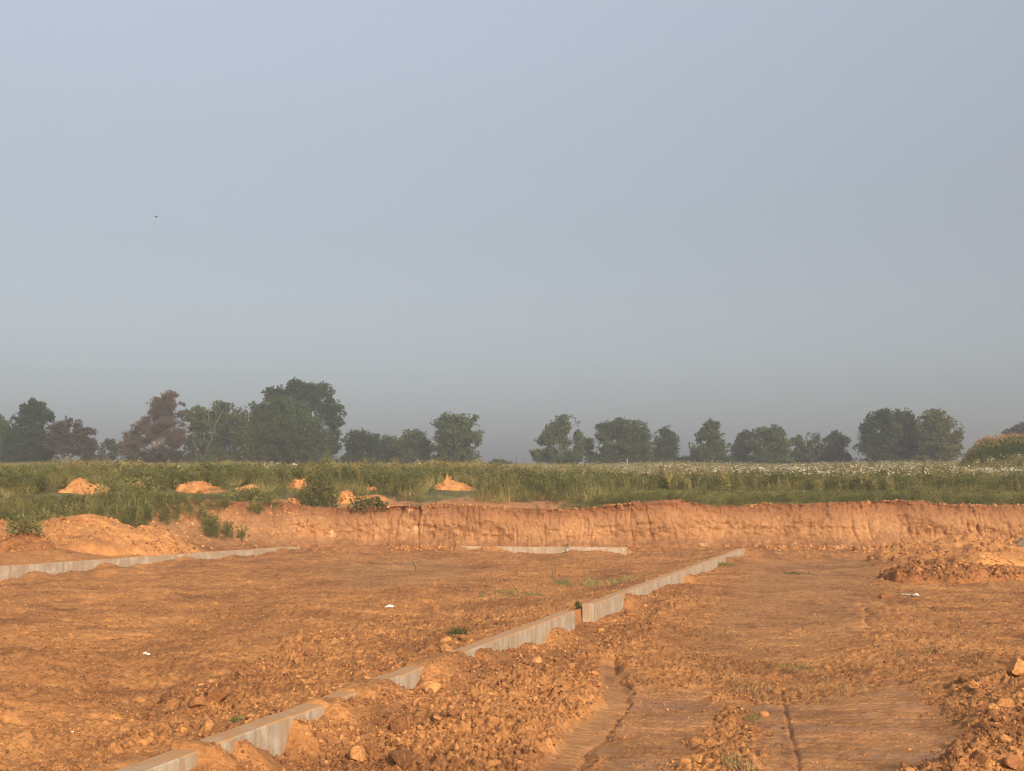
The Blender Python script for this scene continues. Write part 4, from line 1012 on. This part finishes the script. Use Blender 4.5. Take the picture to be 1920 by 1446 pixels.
def weed_bush(label, px, py, wpx, hpx, seed, Y=None, mat=M_WEED, n=500):
    if Y is None: X, Y, z = meadow_hit(px, py)
    X, Y, z0 = at(px, py, Y); z = float(mz([X], [Y])[0]) if Y > 61.5 else z0
    k = Y / FPX; rx = wpx * k * 0.5; h = hpx * k
    r = np.random.default_rng(seed)
    P = r.normal(0, 1, (n, 3)); P /= np.linalg.norm(P, axis=1)[:, None]; P *= (r.random(n) ** 0.4)[:, None]
    P[:, 2] = np.abs(P[:, 2]); lump = 1 + 0.25 * noise(P[:, 0] * 2 + 5, P[:, 2] * 2 + P[:, 1], seed)
    Q = np.stack([P[:, 0] * rx * lump, P[:, 1] * rx * 0.8 * lump, P[:, 2] * h * lump], 1)
    D = P + r.normal(0, 0.5, (n, 3)); S = r.uniform(0.09, 0.18, n); V, F = leaf_quads(Q, D, S, S * 0.6, 0.1, r)
    e = bpy.data.objects.new('weed_bush', None); C.objects.link(e); e.location = (X, Y, z); e['label'] = label; e['category'] = 'bush'; e['group'] = 'weed bushes on the bank'
    link('foliage', make_mesh('foliage', V, F, [mat], False), parent=e)
    parts = []
    for q in range(5):
        a = r.random() * 6.28; parts.append((*tube([(0, 0, -0.1), (math.cos(a) * rx * 0.3, math.sin(a) * rx * 0.3, h * 0.45), (math.cos(a) * rx * 0.6, math.sin(a) * rx * 0.5, h * 0.8)], [0.02, 0.014, 0.006], 4), 0))
    V, F, M = join(parts); link('stems', make_mesh('stems', V, F, [M_WOOD], False), parent=e)
weed_bush('round dark weed clump on the bank edge in front of the long low mound', 690, 955, 84, 26, 1, 62.6, n=700)
weed_bush('tall leafy bush right of the pointed dirt mound', 600, 950, 76, 84, 2, 64.0, M_WEED, 1500)
weed_bush('dark bush standing up from the meadow crest at centre right', 1045, 884, 80, 30, 3, 95.0, M_WEED, 900)
weed_bush('pale green bushy weed right of the spiked dirt mound crest', 805, 880, 70, 20, 4, 92.0, M_TALL, 700)

for i, (lab, px, py, wp, hp, Yb, mt, n_) in enumerate([
    ('wide dark weed bush at the left edge above the pale heap', 30, 945, 110, 40, 63.5, M_WEED, 900),
    ('dark weed bush between the sloping mound and the wide mound', 235, 960, 120, 44, 62.5, M_WEED, 1100),
    ('dark weed bush reaching down beside the right end of the pale heap', 300, 985, 70, 44, 59.3, M_WEED, 700),
    ('low leafy bush below the low broken mound', 470, 940, 100, 22, 64.0, M_WEED, 700),
    ('dark bush low on the rise behind the first mounds', 110, 905, 120, 26, 72.0, M_WEED, 900),
    ('olive bush on the skyline below the rust brown tree', 300, 882, 90, 18, 104.0, M_TALL, 600),
    ('olive bush on the skyline below the tree with dead limbs', 425, 880, 80, 20, 108.0, M_TALL, 600),
    ('taller olive bush on the skyline below the tallest tree', 628, 884, 70, 26, 98.0, M_TALL, 700),
    ('low dark hedge on the rise right of the skyline bush at centre', 1150, 916, 150, 22, 76.0, M_WEED, 1100),
    ('dark weed clump on the rise at right above the mown strip', 1420, 914, 170, 20, 77.0, M_WEED, 1100)]):
    weed_bush(lab, px, py, wp, hp, 40 + i, Yb, mt, n_)

# ------------------------------------------------------------------ corn
def corn_plant(seed, h):
    r = np.random.default_rng(seed)
    parts = [(*tube([(0, 0, -0.05), (0.02, 0, h * 0.5), (0.0, 0.02, h)], [0.016, 0.013, 0.006], 4), 0)]
    n = 13; t = np.linspace(0.15, 0.92, n); ang = np.arange(n) * math.pi + r.normal(0, 0.4, n)
    P = np.stack([np.zeros(n), np.zeros(n), h * t], 1); D1 = np.stack([np.cos(ang), np.sin(ang), np.full(n, 0.9)], 1); D1 /= np.linalg.norm(D1, axis=1)[:, None]
    L1 = r.uniform(0.3, 0.42, n); V, F = leaf_quads(P, D1, L1, np.full(n, 0.07), 0.05, r); parts.append((V, F, 0))
    P2 = P + D1 * (L1 * 0.8)[:, None]; D2 = np.stack([np.cos(ang), np.sin(ang), np.full(n, -0.7)], 1)
    V, F = leaf_quads(P2, D2, L1, np.full(n, 0.06), 0.05, r); parts.append((V, F, 0))
    m = 9; a = r.random(m) * 6.28; P = np.tile([0, 0.02, h - 0.03], (m, 1)); D = np.stack([np.cos(a) * 0.4, np.sin(a) * 0.4, np.ones(m)], 1)
    S = r.uniform(0.2, 0.34, m); V, F = leaf_quads(P, D, S, np.full(m, 0.045), 0.05, r); parts.append((V, F, 1))
    V, F, M = join(parts); return make_mesh('corn_plant', V, F, (M_CORN, M_TASSEL), False, M)
def corn():
    src = [corn_plant(1600 + i, 2.3) for i in range(5)]
    pts = []; scl = []
    for row in range(30):
        Y = 117 + row * 0.76; xe = 0.3235 * Y
        for X in np.arange(xe, 60, 0.28):
            x = X + random.gauss(0, 0.05); y = Y + random.gauss(0, 0.06)
            pts.append((x, y, 0.0)); scl.append(min(1.0, 0.45 + (x - xe) / 3.6) * random.uniform(0.72, 1.14))
    P = np.array(pts); P[:, 2] = mz(P[:, 0], P[:, 1]); n = len(P)
    rot = np.stack([rng.normal(0, 0.04, n), rng.normal(0, 0.04, n), rng.random(n) * 6.28], 1)
    scatter('corn_field', P, rot, np.repeat(np.array(scl)[:, None], 3, 1), rng.integers(0, 5, n), src, 'tasselled corn field on the rise at the right edge', 'corn'); print('corn', n)
corn()

# ------------------------------------------------------------------ trees
def noise3(P, f, seed):
    return (noise(P[:, 0] * f, P[:, 1] * f + P[:, 2] * f * 0.7, seed) + noise(P[:, 1] * f * 1.1 + 7, P[:, 2] * f, seed + 3) + noise(P[:, 2] * f, P[:, 0] * f * 0.9 + 3, seed + 5)) / 1.6
def tree(label, lobes, Y, mat, trunk_px, seed, leaf=0.34, dens=1.0, gap=-0.32, bare=0, kind='tree', spiky=False, base_py=None, trunk_mat=None, trunk_w=0.2, tpx_base=True):
    r = np.random.default_rng(seed)
    tx = trunk_px; bx, _, _ = at(tx, 870, Y); bz = float(mz([bx], [Y])[0]) - 0.15
    k = Y / FPX
    e = bpy.data.objects.new(kind, None); C.objects.link(e); e.location = (bx, Y, bz); e['label'] = label; e['category'] = 'tree' if kind != 'shrub' else 'shrub'; e['group'] = 'trees and shrubs along the ridge'
    if kind == 'tree' and min(l[1] for l in lobes) < 830 and tpx_base:      # scrub at the foot
        wd = max(l[2] for l in lobes); lobes = lobes + [(tx - wd * r.uniform(0.5, 0.9), 864, wd * 0.55, 9), (tx + wd * r.uniform(0.4, 0.9), 865, wd * 0.6, 8)]
    VS = []; FS = []; off = 0; centres = []
    for (cx, cy, rx, ry) in lobes:
        X, _, Z = at(cx, cy, Y); rx *= k; ry *= k; ryd = max(rx, ry) * 0.85
        yo = r.uniform(-0.35, 0.35) * ryd
        centres.append((X - bx, yo, Z - bz, rx, ry))
        # foliage gathered in clumps over the lobe
        nc = int(max(18, 34 * dens * (rx * ry) ** 0.75))
        U = r.normal(0, 1, (nc, 3)); U /= np.linalg.norm(U, axis=1)[:, None]; rad = 0.35 + 0.65 * r.random(nc) ** 0.5
        Cc = U * rad[:, None] * np.array([rx, ryd, ry]) * np.clip(1 + 0.2 * r.normal(size=(nc, 1)), 0.7, 1.22)
        cr = r.uniform(0.5, 1.0, nc) * (0.42 + 0.17 * min(rx, ry))
        m = int(30 * dens); idx = np.repeat(np.arange(nc), m); n = len(idx)
        Q = r.normal(0, 1, (n, 3)); Q /= np.linalg.norm(Q, axis=1)[:, None]
        q = Q * (r.random(n) ** 0.45)[:, None] * cr[idx][:, None]; q[:, 2] *= 0.7
        P = Cc[idx] + q + np.array([X - bx, yo, Z - bz])
        keep = noise3(P + seed, 0.55, seed) > gap
        keep &= (P[:, 2] > 0.1)
        P = P[keep]; Qd = Q[keep]; n = len(P)
        D = Qd + r.normal(0, 0.6, (n, 3)) + np.array([0, 0, 0.15 if not spiky else 1.3])
        S = r.uniform(0.55, 1.5, n) * leaf
        V, F = leaf_quads(P, D, S, S * (0.75 if not spiky else 0.4), 0.1, r)
        VS.append(V); FS.append(F + off); off += len(V)
    V = np.concatenate(VS); F = np.concatenate(FS)
    link('crown', make_mesh('crown', V, F, [mat], False), parent=e)
    # trunk and limbs
    top = max(c[2] for c in centres); parts = []
    h1 = top * 0.8
    main = [(0, 0, -0.4), (r.normal(0, 0.08), 0, h1 * 0.3), (r.normal(0, 0.2), r.normal(0, 0.1), h1 * 0.65), (r.normal(0, 0.3), r.normal(0, 0.2), h1)]
    parts.append((*tube(main, [trunk_w * 1.25, trunk_w, trunk_w * 0.6, trunk_w * 0.15], 7), 0))
    for (cx, cy, cz, rx, ry) in centres:
        for q in range(4):
            z0 = max(0.5, min(cz * r.uniform(0.25, 0.7), h1 * 0.8)); f = z0 / h1
            ex = cx + rx * r.uniform(-0.8, 0.8); ey = cy + rx * r.uniform(-0.5, 0.5); ez = cz + ry * r.uniform(-0.3, 0.85)
            x0 = np.interp(z0, [p_[2] for p_ in main], [p_[0] for p_ in main])
            parts.append((*tube([(x0, 0, z0), (x0 + (ex - x0) * 0.5, ey * 0.5, z0 + (ez - z0) * 0.42), (ex, ey, ez)], [trunk_w * 0.42, trunk_w * 0.26, 0.02], 5), 0))
    tm = trunk_mat or M_BARK
    V, F, M = join(parts); trunk = link('trunk', make_mesh('trunk', V, F, [tm], True), parent=e)
    if bare:
        parts = []
        for q in range(bare):
            cx, cy, cz, rx, ry = centres[q % len(centres)]
            ex = cx + rx * r.uniform(-1.0, 1.0); ez = cz + ry * r.uniform(-0.2, 1.35)
            sx, sz = ex * 0.35, ez * 0.55
            parts.append((*tube([(sx, cy - rx * 0.6, sz), ((sx + ex) / 2 + r.normal(0, 0.15), cy - rx * 0.8, (sz + ez) / 2), (ex, cy - rx * 0.8, ez)], [0.09, 0.06, 0.015], 4), 0))
        V, F, M = join(parts); link('dead_branches', make_mesh('dead_branches', V, F, [M_BARK_D], False), parent=trunk)
T = [
    ('dark green tree cut by the left edge of the picture', [(2, 815, 24, 26), (-12, 850, 32, 26), (10, 862, 22, 14), (-20, 800, 26, 26)], 236, M_TREE, -5, {}),
    ('tall green tree with a knobbly top near the left edge', [(64, 770, 26, 18), (48, 785, 20, 14), (84, 782, 14, 10), (55, 815, 32, 28), (78, 840, 28, 32), (36, 842, 32, 30), (55, 860, 40, 16)], 232, M_TREE, 58, {}),
    ('purple brown tree with a pale bare trunk near the left edge', [(126, 808, 30, 20), (150, 822, 26, 22), (108, 826, 22, 24), (136, 836, 34, 16), (168, 838, 12, 20), (164, 858, 14, 10)], 226, M_TREE_P, 118, dict(trunk_w=0.3, tpx_base=False)),
    ('small thin green tree between the two brown trees', [(203, 838, 14, 16), (195, 855, 16, 14), (216, 850, 16, 16)], 252, M_TREE, 203, dict(dens=0.7, gap=-0.05)),
    ('tall rust brown half dead tree with an open pointed crown', [(320, 752, 18, 18), (304, 768, 26, 20), (288, 792, 36, 18), (312, 800, 32, 26), (270, 818, 36, 18), (322, 826, 26, 22), (252, 838, 28, 16), (335, 775, 12, 22)], 230, M_TREE_B, 292, dict(dens=1.1, gap=-0.16, spiky=True, leaf=0.36, trunk_w=0.22)),
    ('low wide brown shrub at the foot of the rust brown tree', [(262, 860, 30, 13), (300, 856, 34, 16), (330, 862, 22, 12)], 222, M_TREE_P, 290, dict(kind='shrub', trunk_w=0.1)),
    ('green tree with bare dead limbs right of the rust brown tree', [(375, 780, 26, 16), (412, 770, 22, 16), (395, 800, 40, 22), (380, 832, 36, 26), (425, 815, 30, 30), (405, 855, 44, 18)], 234, M_TREE, 384, dict(bare=6, trunk_w=0.26)),
    ('yellow green leafy tree leaning against the great domed tree', [(452, 795, 22, 26), (462, 825, 26, 26), (474, 850, 26, 20)], 229, M_TREE_Y, 460, dict(leaf=0.3)),
    ('great domed green tree, the broadest of the row', [(500, 782, 36, 30), (540, 780, 40, 32), (520, 815, 54, 40), (568, 820, 44, 40), (500, 850, 34, 22), (560, 855, 50, 20), (590, 845, 26, 26)], 230, M_TREE, 535, dict(dens=1.15, gap=-0.4)),
    ('tallest green tree rising behind the great domed tree', [(522, 742, 28, 16), (560, 728, 28, 14), (595, 738, 28, 20), (570, 755, 44, 22), (618, 770, 26, 22), (630, 800, 16, 18), (612, 815, 24, 22), (622, 838, 16, 14), (606, 858, 22, 14)], 246, M_TREE, 580, {}),
    ('rounded green tree left of the low pair at left centre', [(680, 828, 30, 18), (665, 845, 22, 18), (700, 845, 24, 20), (682, 862, 34, 12)], 250, M_TREE, 682, {}),
    ('low green tree in the middle of the left centre clump', [(728, 836, 18, 18), (735, 856, 24, 16)], 256, M_TREE, 731, {}),
    ('green tree with a tufted top at the right of the left centre clump', [(776, 822, 24, 16), (758, 838, 20, 18), (790, 840, 18, 20), (775, 858, 30, 12)], 250, M_TREE, 775, {}),
    ('broad square topped green tree standing last before the open gap', [(842, 796, 26, 18), (872, 796, 24, 18), (856, 820, 40, 26), (884, 818, 18, 24), (842, 845, 32, 24), (868, 852, 24, 16)], 244, M_TREE, 855, dict(gap=-0.3)),
    ('tiny distant shrub in the open gap at centre', [(935, 871, 16, 7), (950, 873, 12, 5)], 262, M_TREE, 940, dict(kind='shrub', trunk_w=0.08)),
    ('loose crowned green tree first after the open gap', [(1055, 800, 22, 20), (1040, 820, 30, 20), (1068, 826, 24, 22), (1022, 842, 24, 14), (1058, 850, 38, 18), (1006, 848, 10, 9), (1088, 845, 14, 14)], 248, M_TREE, 1050, dict(gap=-0.1)),
    ('small thin bush like tree between two larger right centre trees', [(1103, 838, 13, 13), (1110, 856, 20, 13)], 258, M_TREE, 1106, dict(gap=-0.02)),
    ('wide flat topped green tree at right centre', [(1142, 812, 24, 20), (1168, 802, 22, 16), (1196, 812, 24, 20), (1160, 832, 38, 24), (1195, 838, 28, 22), (1165, 858, 46, 12)], 247, M_TREE, 1170, {}),
    ('narrow upright green tree right of the flat topped one', [(1250, 820, 18, 18), (1247, 842, 24, 22), (1245, 860, 28, 10)], 250, M_TREE, 1248, {}),
    ('cone shaped green tree in the right half', [(1332, 802, 12, 14), (1328, 820, 24, 18), (1328, 842, 32, 20), (1326, 860, 38, 10)], 247, M_TREE, 1328, {}),
    ('lower left tree of a touching pair in the right half', [(1402, 822, 18, 16), (1394, 842, 22, 18), (1396, 860, 26, 10)], 252, M_TREE, 1400, {}),
    ('round topped right tree of a touching pair', [(1446, 816, 26, 16), (1438, 836, 34, 22), (1462, 838, 16, 24), (1440, 860, 36, 10)], 249, M_TREE, 1443, dict(gap=-0.35)),
    ('ragged tree with bare branches spiking above its crown', [(1496, 832, 16, 14), (1522, 830, 18, 16), (1508, 848, 28, 16), (1512, 862, 32, 9)], 251, M_TREE, 1510, dict(bare=12, gap=-0.05)),
    ('small round green tree right of the ragged one', [(1568, 828, 20, 18), (1560, 845, 28, 18), (1572, 860, 26, 10)], 250, M_TREE, 1565, {}),
    ('left and tallest tree of the big clump at right', [(1652, 788, 24, 20), (1634, 806, 22, 18), (1660, 812, 28, 26), (1632, 836, 26, 24), (1660, 848, 32, 20)], 240, M_TREE, 1650, dict(gap=-0.3)),
    ('middle tree of the big clump at right', [(1694, 786, 20, 18), (1700, 808, 26, 24), (1704, 838, 28, 26), (1698, 856, 30, 14)], 243, M_TREE, 1700, {}),
    ('brown tinged right tree of the big clump at right', [(1752, 792, 28, 20), (1742, 812, 28, 26), (1776, 812, 22, 24), (1758, 838, 38, 22), (1788, 838, 16, 18), (1760, 856, 36, 12)], 238, M_TREE_Y, 1755, {}),
    ('dark treetop showing above the corn at the right edge', [(1912, 806, 16, 9), (1894, 813, 16, 6), (1930, 808, 22, 14)], 262, M_TREE_P, 1915, dict(tpx_base=False)),
]
for i, (lab, lobes, Y, mat, tpx, kw) in enumerate(T):
    tree(lab, lobes, Y, mat, tpx, 3000 + i * 13, **kw)

# ------------------------------------------------------------------ small things
def zg(X, Y): return float(ground(np.array([X]), np.array([Y]), True)[0][0])
def litter(px, py, wpx, hpx, label, seed, name='plastic_litter'):
    X, Y = gnd(px, py, 0.08); k = Y / FPX
    r = random.Random(seed); bm = bmesh.new(); bmesh.ops.create_grid(bm, x_segments=9, y_segments=7, size=1.0)
    for v in bm.verts:
        x, y = v.co.x, v.co.y
        v.co = Vector((x * wpx * k * 0.5 * (1 + r.uniform(-.15, .15)), y * wpx * k * 0.35, (0.55 + 0.45 * math.cos(x * 2.4) * math.cos(y * 1.5)) * hpx * k * r.uniform(0.7, 1.1)))
    bmesh.ops.solidify(bm, geom=bm.faces[:], thickness=0.004)
    me = bpy.data.meshes.new(name); bm.to_mesh(me); bm.free(); me.materials.append(M_WHITE)
    link(name, me, label=label, cat='litter', group='white litter on the pit floor', loc=(X, Y, zg(X, Y) - 0.005)).rotation_euler = (0, 0, r.uniform(-0.4, 0.4))
litter(731, 1141, 19, 8, 'crumpled white plastic bottle sized scrap on the bare floor left of centre', 1)
litter(272, 1224, 14, 7, 'small white scrap on the bare floor at left', 2)
litter(266, 1305, 30, 6, 'pale torn plastic strip half buried at lower left', 3)
litter(300, 1320, 24, 6, 'short pale strip beside the steep clay lump at lower left', 4)
litter(463, 1274, 10, 9, 'white scrap behind the reddish brown rounded clod', 5)
litter(1702, 1108, 22, 1.5, 'flat whitish film on the soil at right in front of the dark clod heap', 6)

def stake(px, py, hpx, lean, wpx, label, name='wooden_stake', mat=M_WOOD):
    X, Y = gnd(px, py, 0.05); k = Y / FPX; h = hpx * k; z = zg(X, Y)
    V, F = tube([(0, 0, -0.15), (lean * h * 0.5, 0, h * 0.5), (lean * h, 0, h)], [wpx * k * 0.5, wpx * k * 0.48, wpx * k * 0.42], 6)
    F = [F, np.array([[12, 13, 14, 15, 16, 17]])]
    link(name, make_mesh(name, V, F, [mat], False), label=label, cat='stake', loc=(X, Y, z))
stake(785, 1070, 22, -0.5, 5, 'short leaning dark stake in the bare floor below the bank')
stake(1041, 1082, 26, 0.02, 3, 'thin upright brown stalk standing at the left end of the far grass patch', 'dry_stalk')
stake(1035, 1082, 18, 0.15, 2, 'thin leaning dry stalk beside the thin upright brown one', 'dry_stalk')
for (px, py, hp, Yp, lab) in ((1176, 868, 10, 150, 'thin white marker post in the meadow below the flat topped tree'), (729, 876, 9, 150, 'thin white marker post in the meadow at left centre'), (495, 876, 7, 150, 'short white marker post in the meadow below the great domed tree')):
    X, Y, z = at(px, py, Yp); k = Y / FPX; z = float(mz([X], [Y])[0])
    zt = at(px, py - hp, Yp)[2]
    V, F = tube([(0, 0, -0.2), (0, 0, (zt - z) * 0.5), (0, 0, zt - z - 0.03), (0, 0, zt - z)], [0.022, 0.022, 0.022, 0.015], 8)
    link('marker_post', make_mesh('marker_post', V, [F, np.array([[24, 25, 26, 27, 28, 29, 30, 31]])], [M_POST], False), label=lab, cat='post', group='marker posts in the meadow', loc=(X, Y, z))

def grass_patch(px0, px1, py, hpx, n, label, seed, mat=M_GRASS, name='grass_patch', spread=0.5, cat='grass'):
    r = np.random.default_rng(seed); xs = r.uniform(px0, px1, n); Xs = []; 
    x0, y0 = gnd((px0 + px1) / 2, py, 0.05); k = y0 / FPX
    cl = r.uniform(0, 1, 7)
    X = (xs - (px0 + px1) / 2) * k; X = X + 0; keep = noise(X * 3.0 + seed, X * 0, 800) > -0.15; X = X[keep]; n = len(X)
    Y = r.normal(0, spread, n); Z = ground(X + x0, Y + y0, False)[0]; zb = float(Z.min())
    P = np.stack([X, Y, Z - zb], 1); D = np.stack([r.normal(0, 0.6, n), r.normal(0, 0.6, n), np.ones(n)], 1); S = hpx * k * r.uniform(0.4, 1.1, n)
    V, F = leaf_quads(P, D, S, np.maximum(S * 0.12, 0.012), 0.15, r)
    link(name, make_mesh(name, V, F, [mat], False), label=label, cat=cat, group='grass patches in the pit', loc=(x0, y0, zb + 0.02))
grass_patch(1038, 1090, 1092, 12, 385, 'left green grass patch of the farther row on the bare floor', 1, M_TALL, spread=0.8)
grass_patch(1095, 1195, 1094, 14, 715, 'right green grass patch of the farther row near the middle wall', 2, M_TALL, spread=0.8)
grass_patch(900, 1020, 1119, 10, 715, 'long green grass patch of the nearer row on the bare floor', 3, M_TALL, spread=0.8)
grass_patch(1030, 1125, 1116, 7, 385, 'thin green grass patch between the long patch and the middle wall', 4, M_TALL, spread=0.8)
grass_patch(860, 905, 1172, 6, 143, 'faint grass patch left of the near wall end', 5, M_TALL, spread=0.8)
grass_patch(815, 880, 1202, 16, 420, 'small weedy patch beside the buried top of the near wall', 6, M_WEED, spread=0.25)
grass_patch(1455, 1520, 1240, 10, 170, 'sparse green grass patch in the middle of the track lane', 7, M_GRASS, spread=0.25)
grass_patch(1395, 1440, 1336, 8, 120, 'small flattened green tuft between the near track lanes', 8, M_GRASS, spread=0.12)
grass_patch(1335, 1375, 1064, 10, 260, 'small green weeds at the foot of the middle wall', 9, M_WEED, spread=0.3)
grass_patch(1360, 1450, 1430, 22, 340, 'dry straw tuft at the bottom edge between the track lanes', 10, M_DRY, spread=0.2)
grass_patch(1370, 1640, 1282, 22, 260, 'row of dry stubble across the middle of the track lane', 11, M_DRY, spread=0.5)
grass_patch(1640, 1830, 1225, 16, 240, 'scattered dry stubble at right of the track lane', 12, M_DRY, spread=0.6)
grass_patch(1470, 1520, 1075, 8, 240, 'faint green tuft at the far end of the track lane', 13, M_WEED, spread=0.4)

def small_weed(px, py, hpx, label, seed, Y=None, z=None):
    X, Yg = gnd(px, py, 0.1); Y = Y or Yg; k = Y / FPX
    if Y != Yg: X = at(px, py, Y)[0]
    zz = zg(X, Y) if z is None else z
    o = link('weed_plant', weed_broad(seed, hpx * k, 40, hpx * k * 0.35), label=label, cat='weed', loc=(X, Y, zz))
small_weed(1060, 1040, 18, 'single green weed in front of the sunlit cream wall', 1700)
small_weed(1084, 1160, 11, 'added weed standing in for shade in the gap between the near and middle walls', 1701)  # added plant, its dark leaves stand in for shade between the wall ends
small_weed(444, 1402, 13, 'thin green weed drooping over the near wall face', 1702)
small_weed(1722, 1042, 14, 'small dark weed at the foot of the bank at right', 1703)
weed_bush('weeds growing on the small brown heap at left', 45, 1000, 66, 30, 11, 47.4, M_WEED, 420)

def bird():
    X, Y, Z = at(293, 407, 95)
    e = bpy.data.objects.new('bird', None); C.objects.link(e); e.location = (X, Y, Z); e['label'] = 'tiny dark bird flying in the sky at left'; e['category'] = 'bird'
    bm = bmesh.new(); bmesh.ops.create_icosphere(bm, subdivisions=2, radius=1)
    for v in bm.verts:
        t = v.co.x; v.co = Vector((v.co.x * 0.10, v.co.y * 0.035 * (1 - 0.4 * t * t), v.co.z * 0.035))
    me = bpy.data.meshes.new('body'); bm.to_mesh(me); bm.free(); me.materials.append(M_BIRD); link('body', me, parent=e)
    for sgn in (1, -1):
        V = [(0.04, 0, 0.01), (-0.05, 0, 0.01), (-0.02, sgn * 0.08, 0.07), (0.045, sgn * 0.08, 0.07), (-0.07, sgn * 0.19, 0.05), (0.04, 0, 0.0), (-0.05, 0, 0.0), (-0.02, sgn * 0.08, 0.064), (0.045, sgn * 0.08, 0.064)]
        F4 = np.array([(0, 1, 2, 3), (5, 6, 7, 8)]); F3 = np.array([(3, 2, 4), (8, 7, 4)])
        link('wing', make_mesh('wing', V, [F4, F3], [M_BIRD], False), parent=e)
    link('tail', make_mesh('tail', [(-0.08, 0.012, 0), (-0.08, -0.012, 0), (-0.17, -0.03, 0.0), (-0.17, 0.03, 0.0), (-0.08, 0.012, 0.006), (-0.08, -0.012, 0.006), (-0.17, -0.03, 0.004), (-0.17, 0.03, 0.004)], np.array([(0, 1, 2, 3), (4, 5, 6, 7), (0, 3, 7, 4), (1, 2, 6, 5), (2, 3, 7, 6)]), [M_BIRD], False), parent=e)
    e.rotation_euler = (0.2, 0, R(60))
bird()

# ------------------------------------------------------------------ hazy morning air
def haze():
    x, y0, y1, z0, z1 = 640, -170, 660, -25.0, 30.0
    V = [(-x, y0, z0), (x, y0, z0), (x, y1, z0), (-x, y1, z0), (-x, y0, z1), (x, y0, z1), (x, y1, z1), (-x, y1, z1)]
    F = np.array([(0, 3, 2, 1), (4, 5, 6, 7), (0, 1, 5, 4), (1, 2, 6, 5), (2, 3, 7, 6), (3, 0, 4, 7)])
    m = bpy.data.materials.new('haze_air'); m.use_nodes = True; nd = m.node_tree.nodes; nd.clear()
    out = nd.new('ShaderNodeOutputMaterial'); v = nd.new('ShaderNodeVolumePrincipled')
    v.inputs['Color'].default_value = (0.90, 0.91, 1.0, 1); v.inputs['Density'].default_value = 0.0012; v.inputs['Anisotropy'].default_value = 0.6
    m.node_tree.links.new(v.outputs[0], out.inputs['Volume'])
    link('haze', make_mesh('haze', V, F, [m], False), kind='stuff', label='thin pale morning haze over the whole site')
haze()
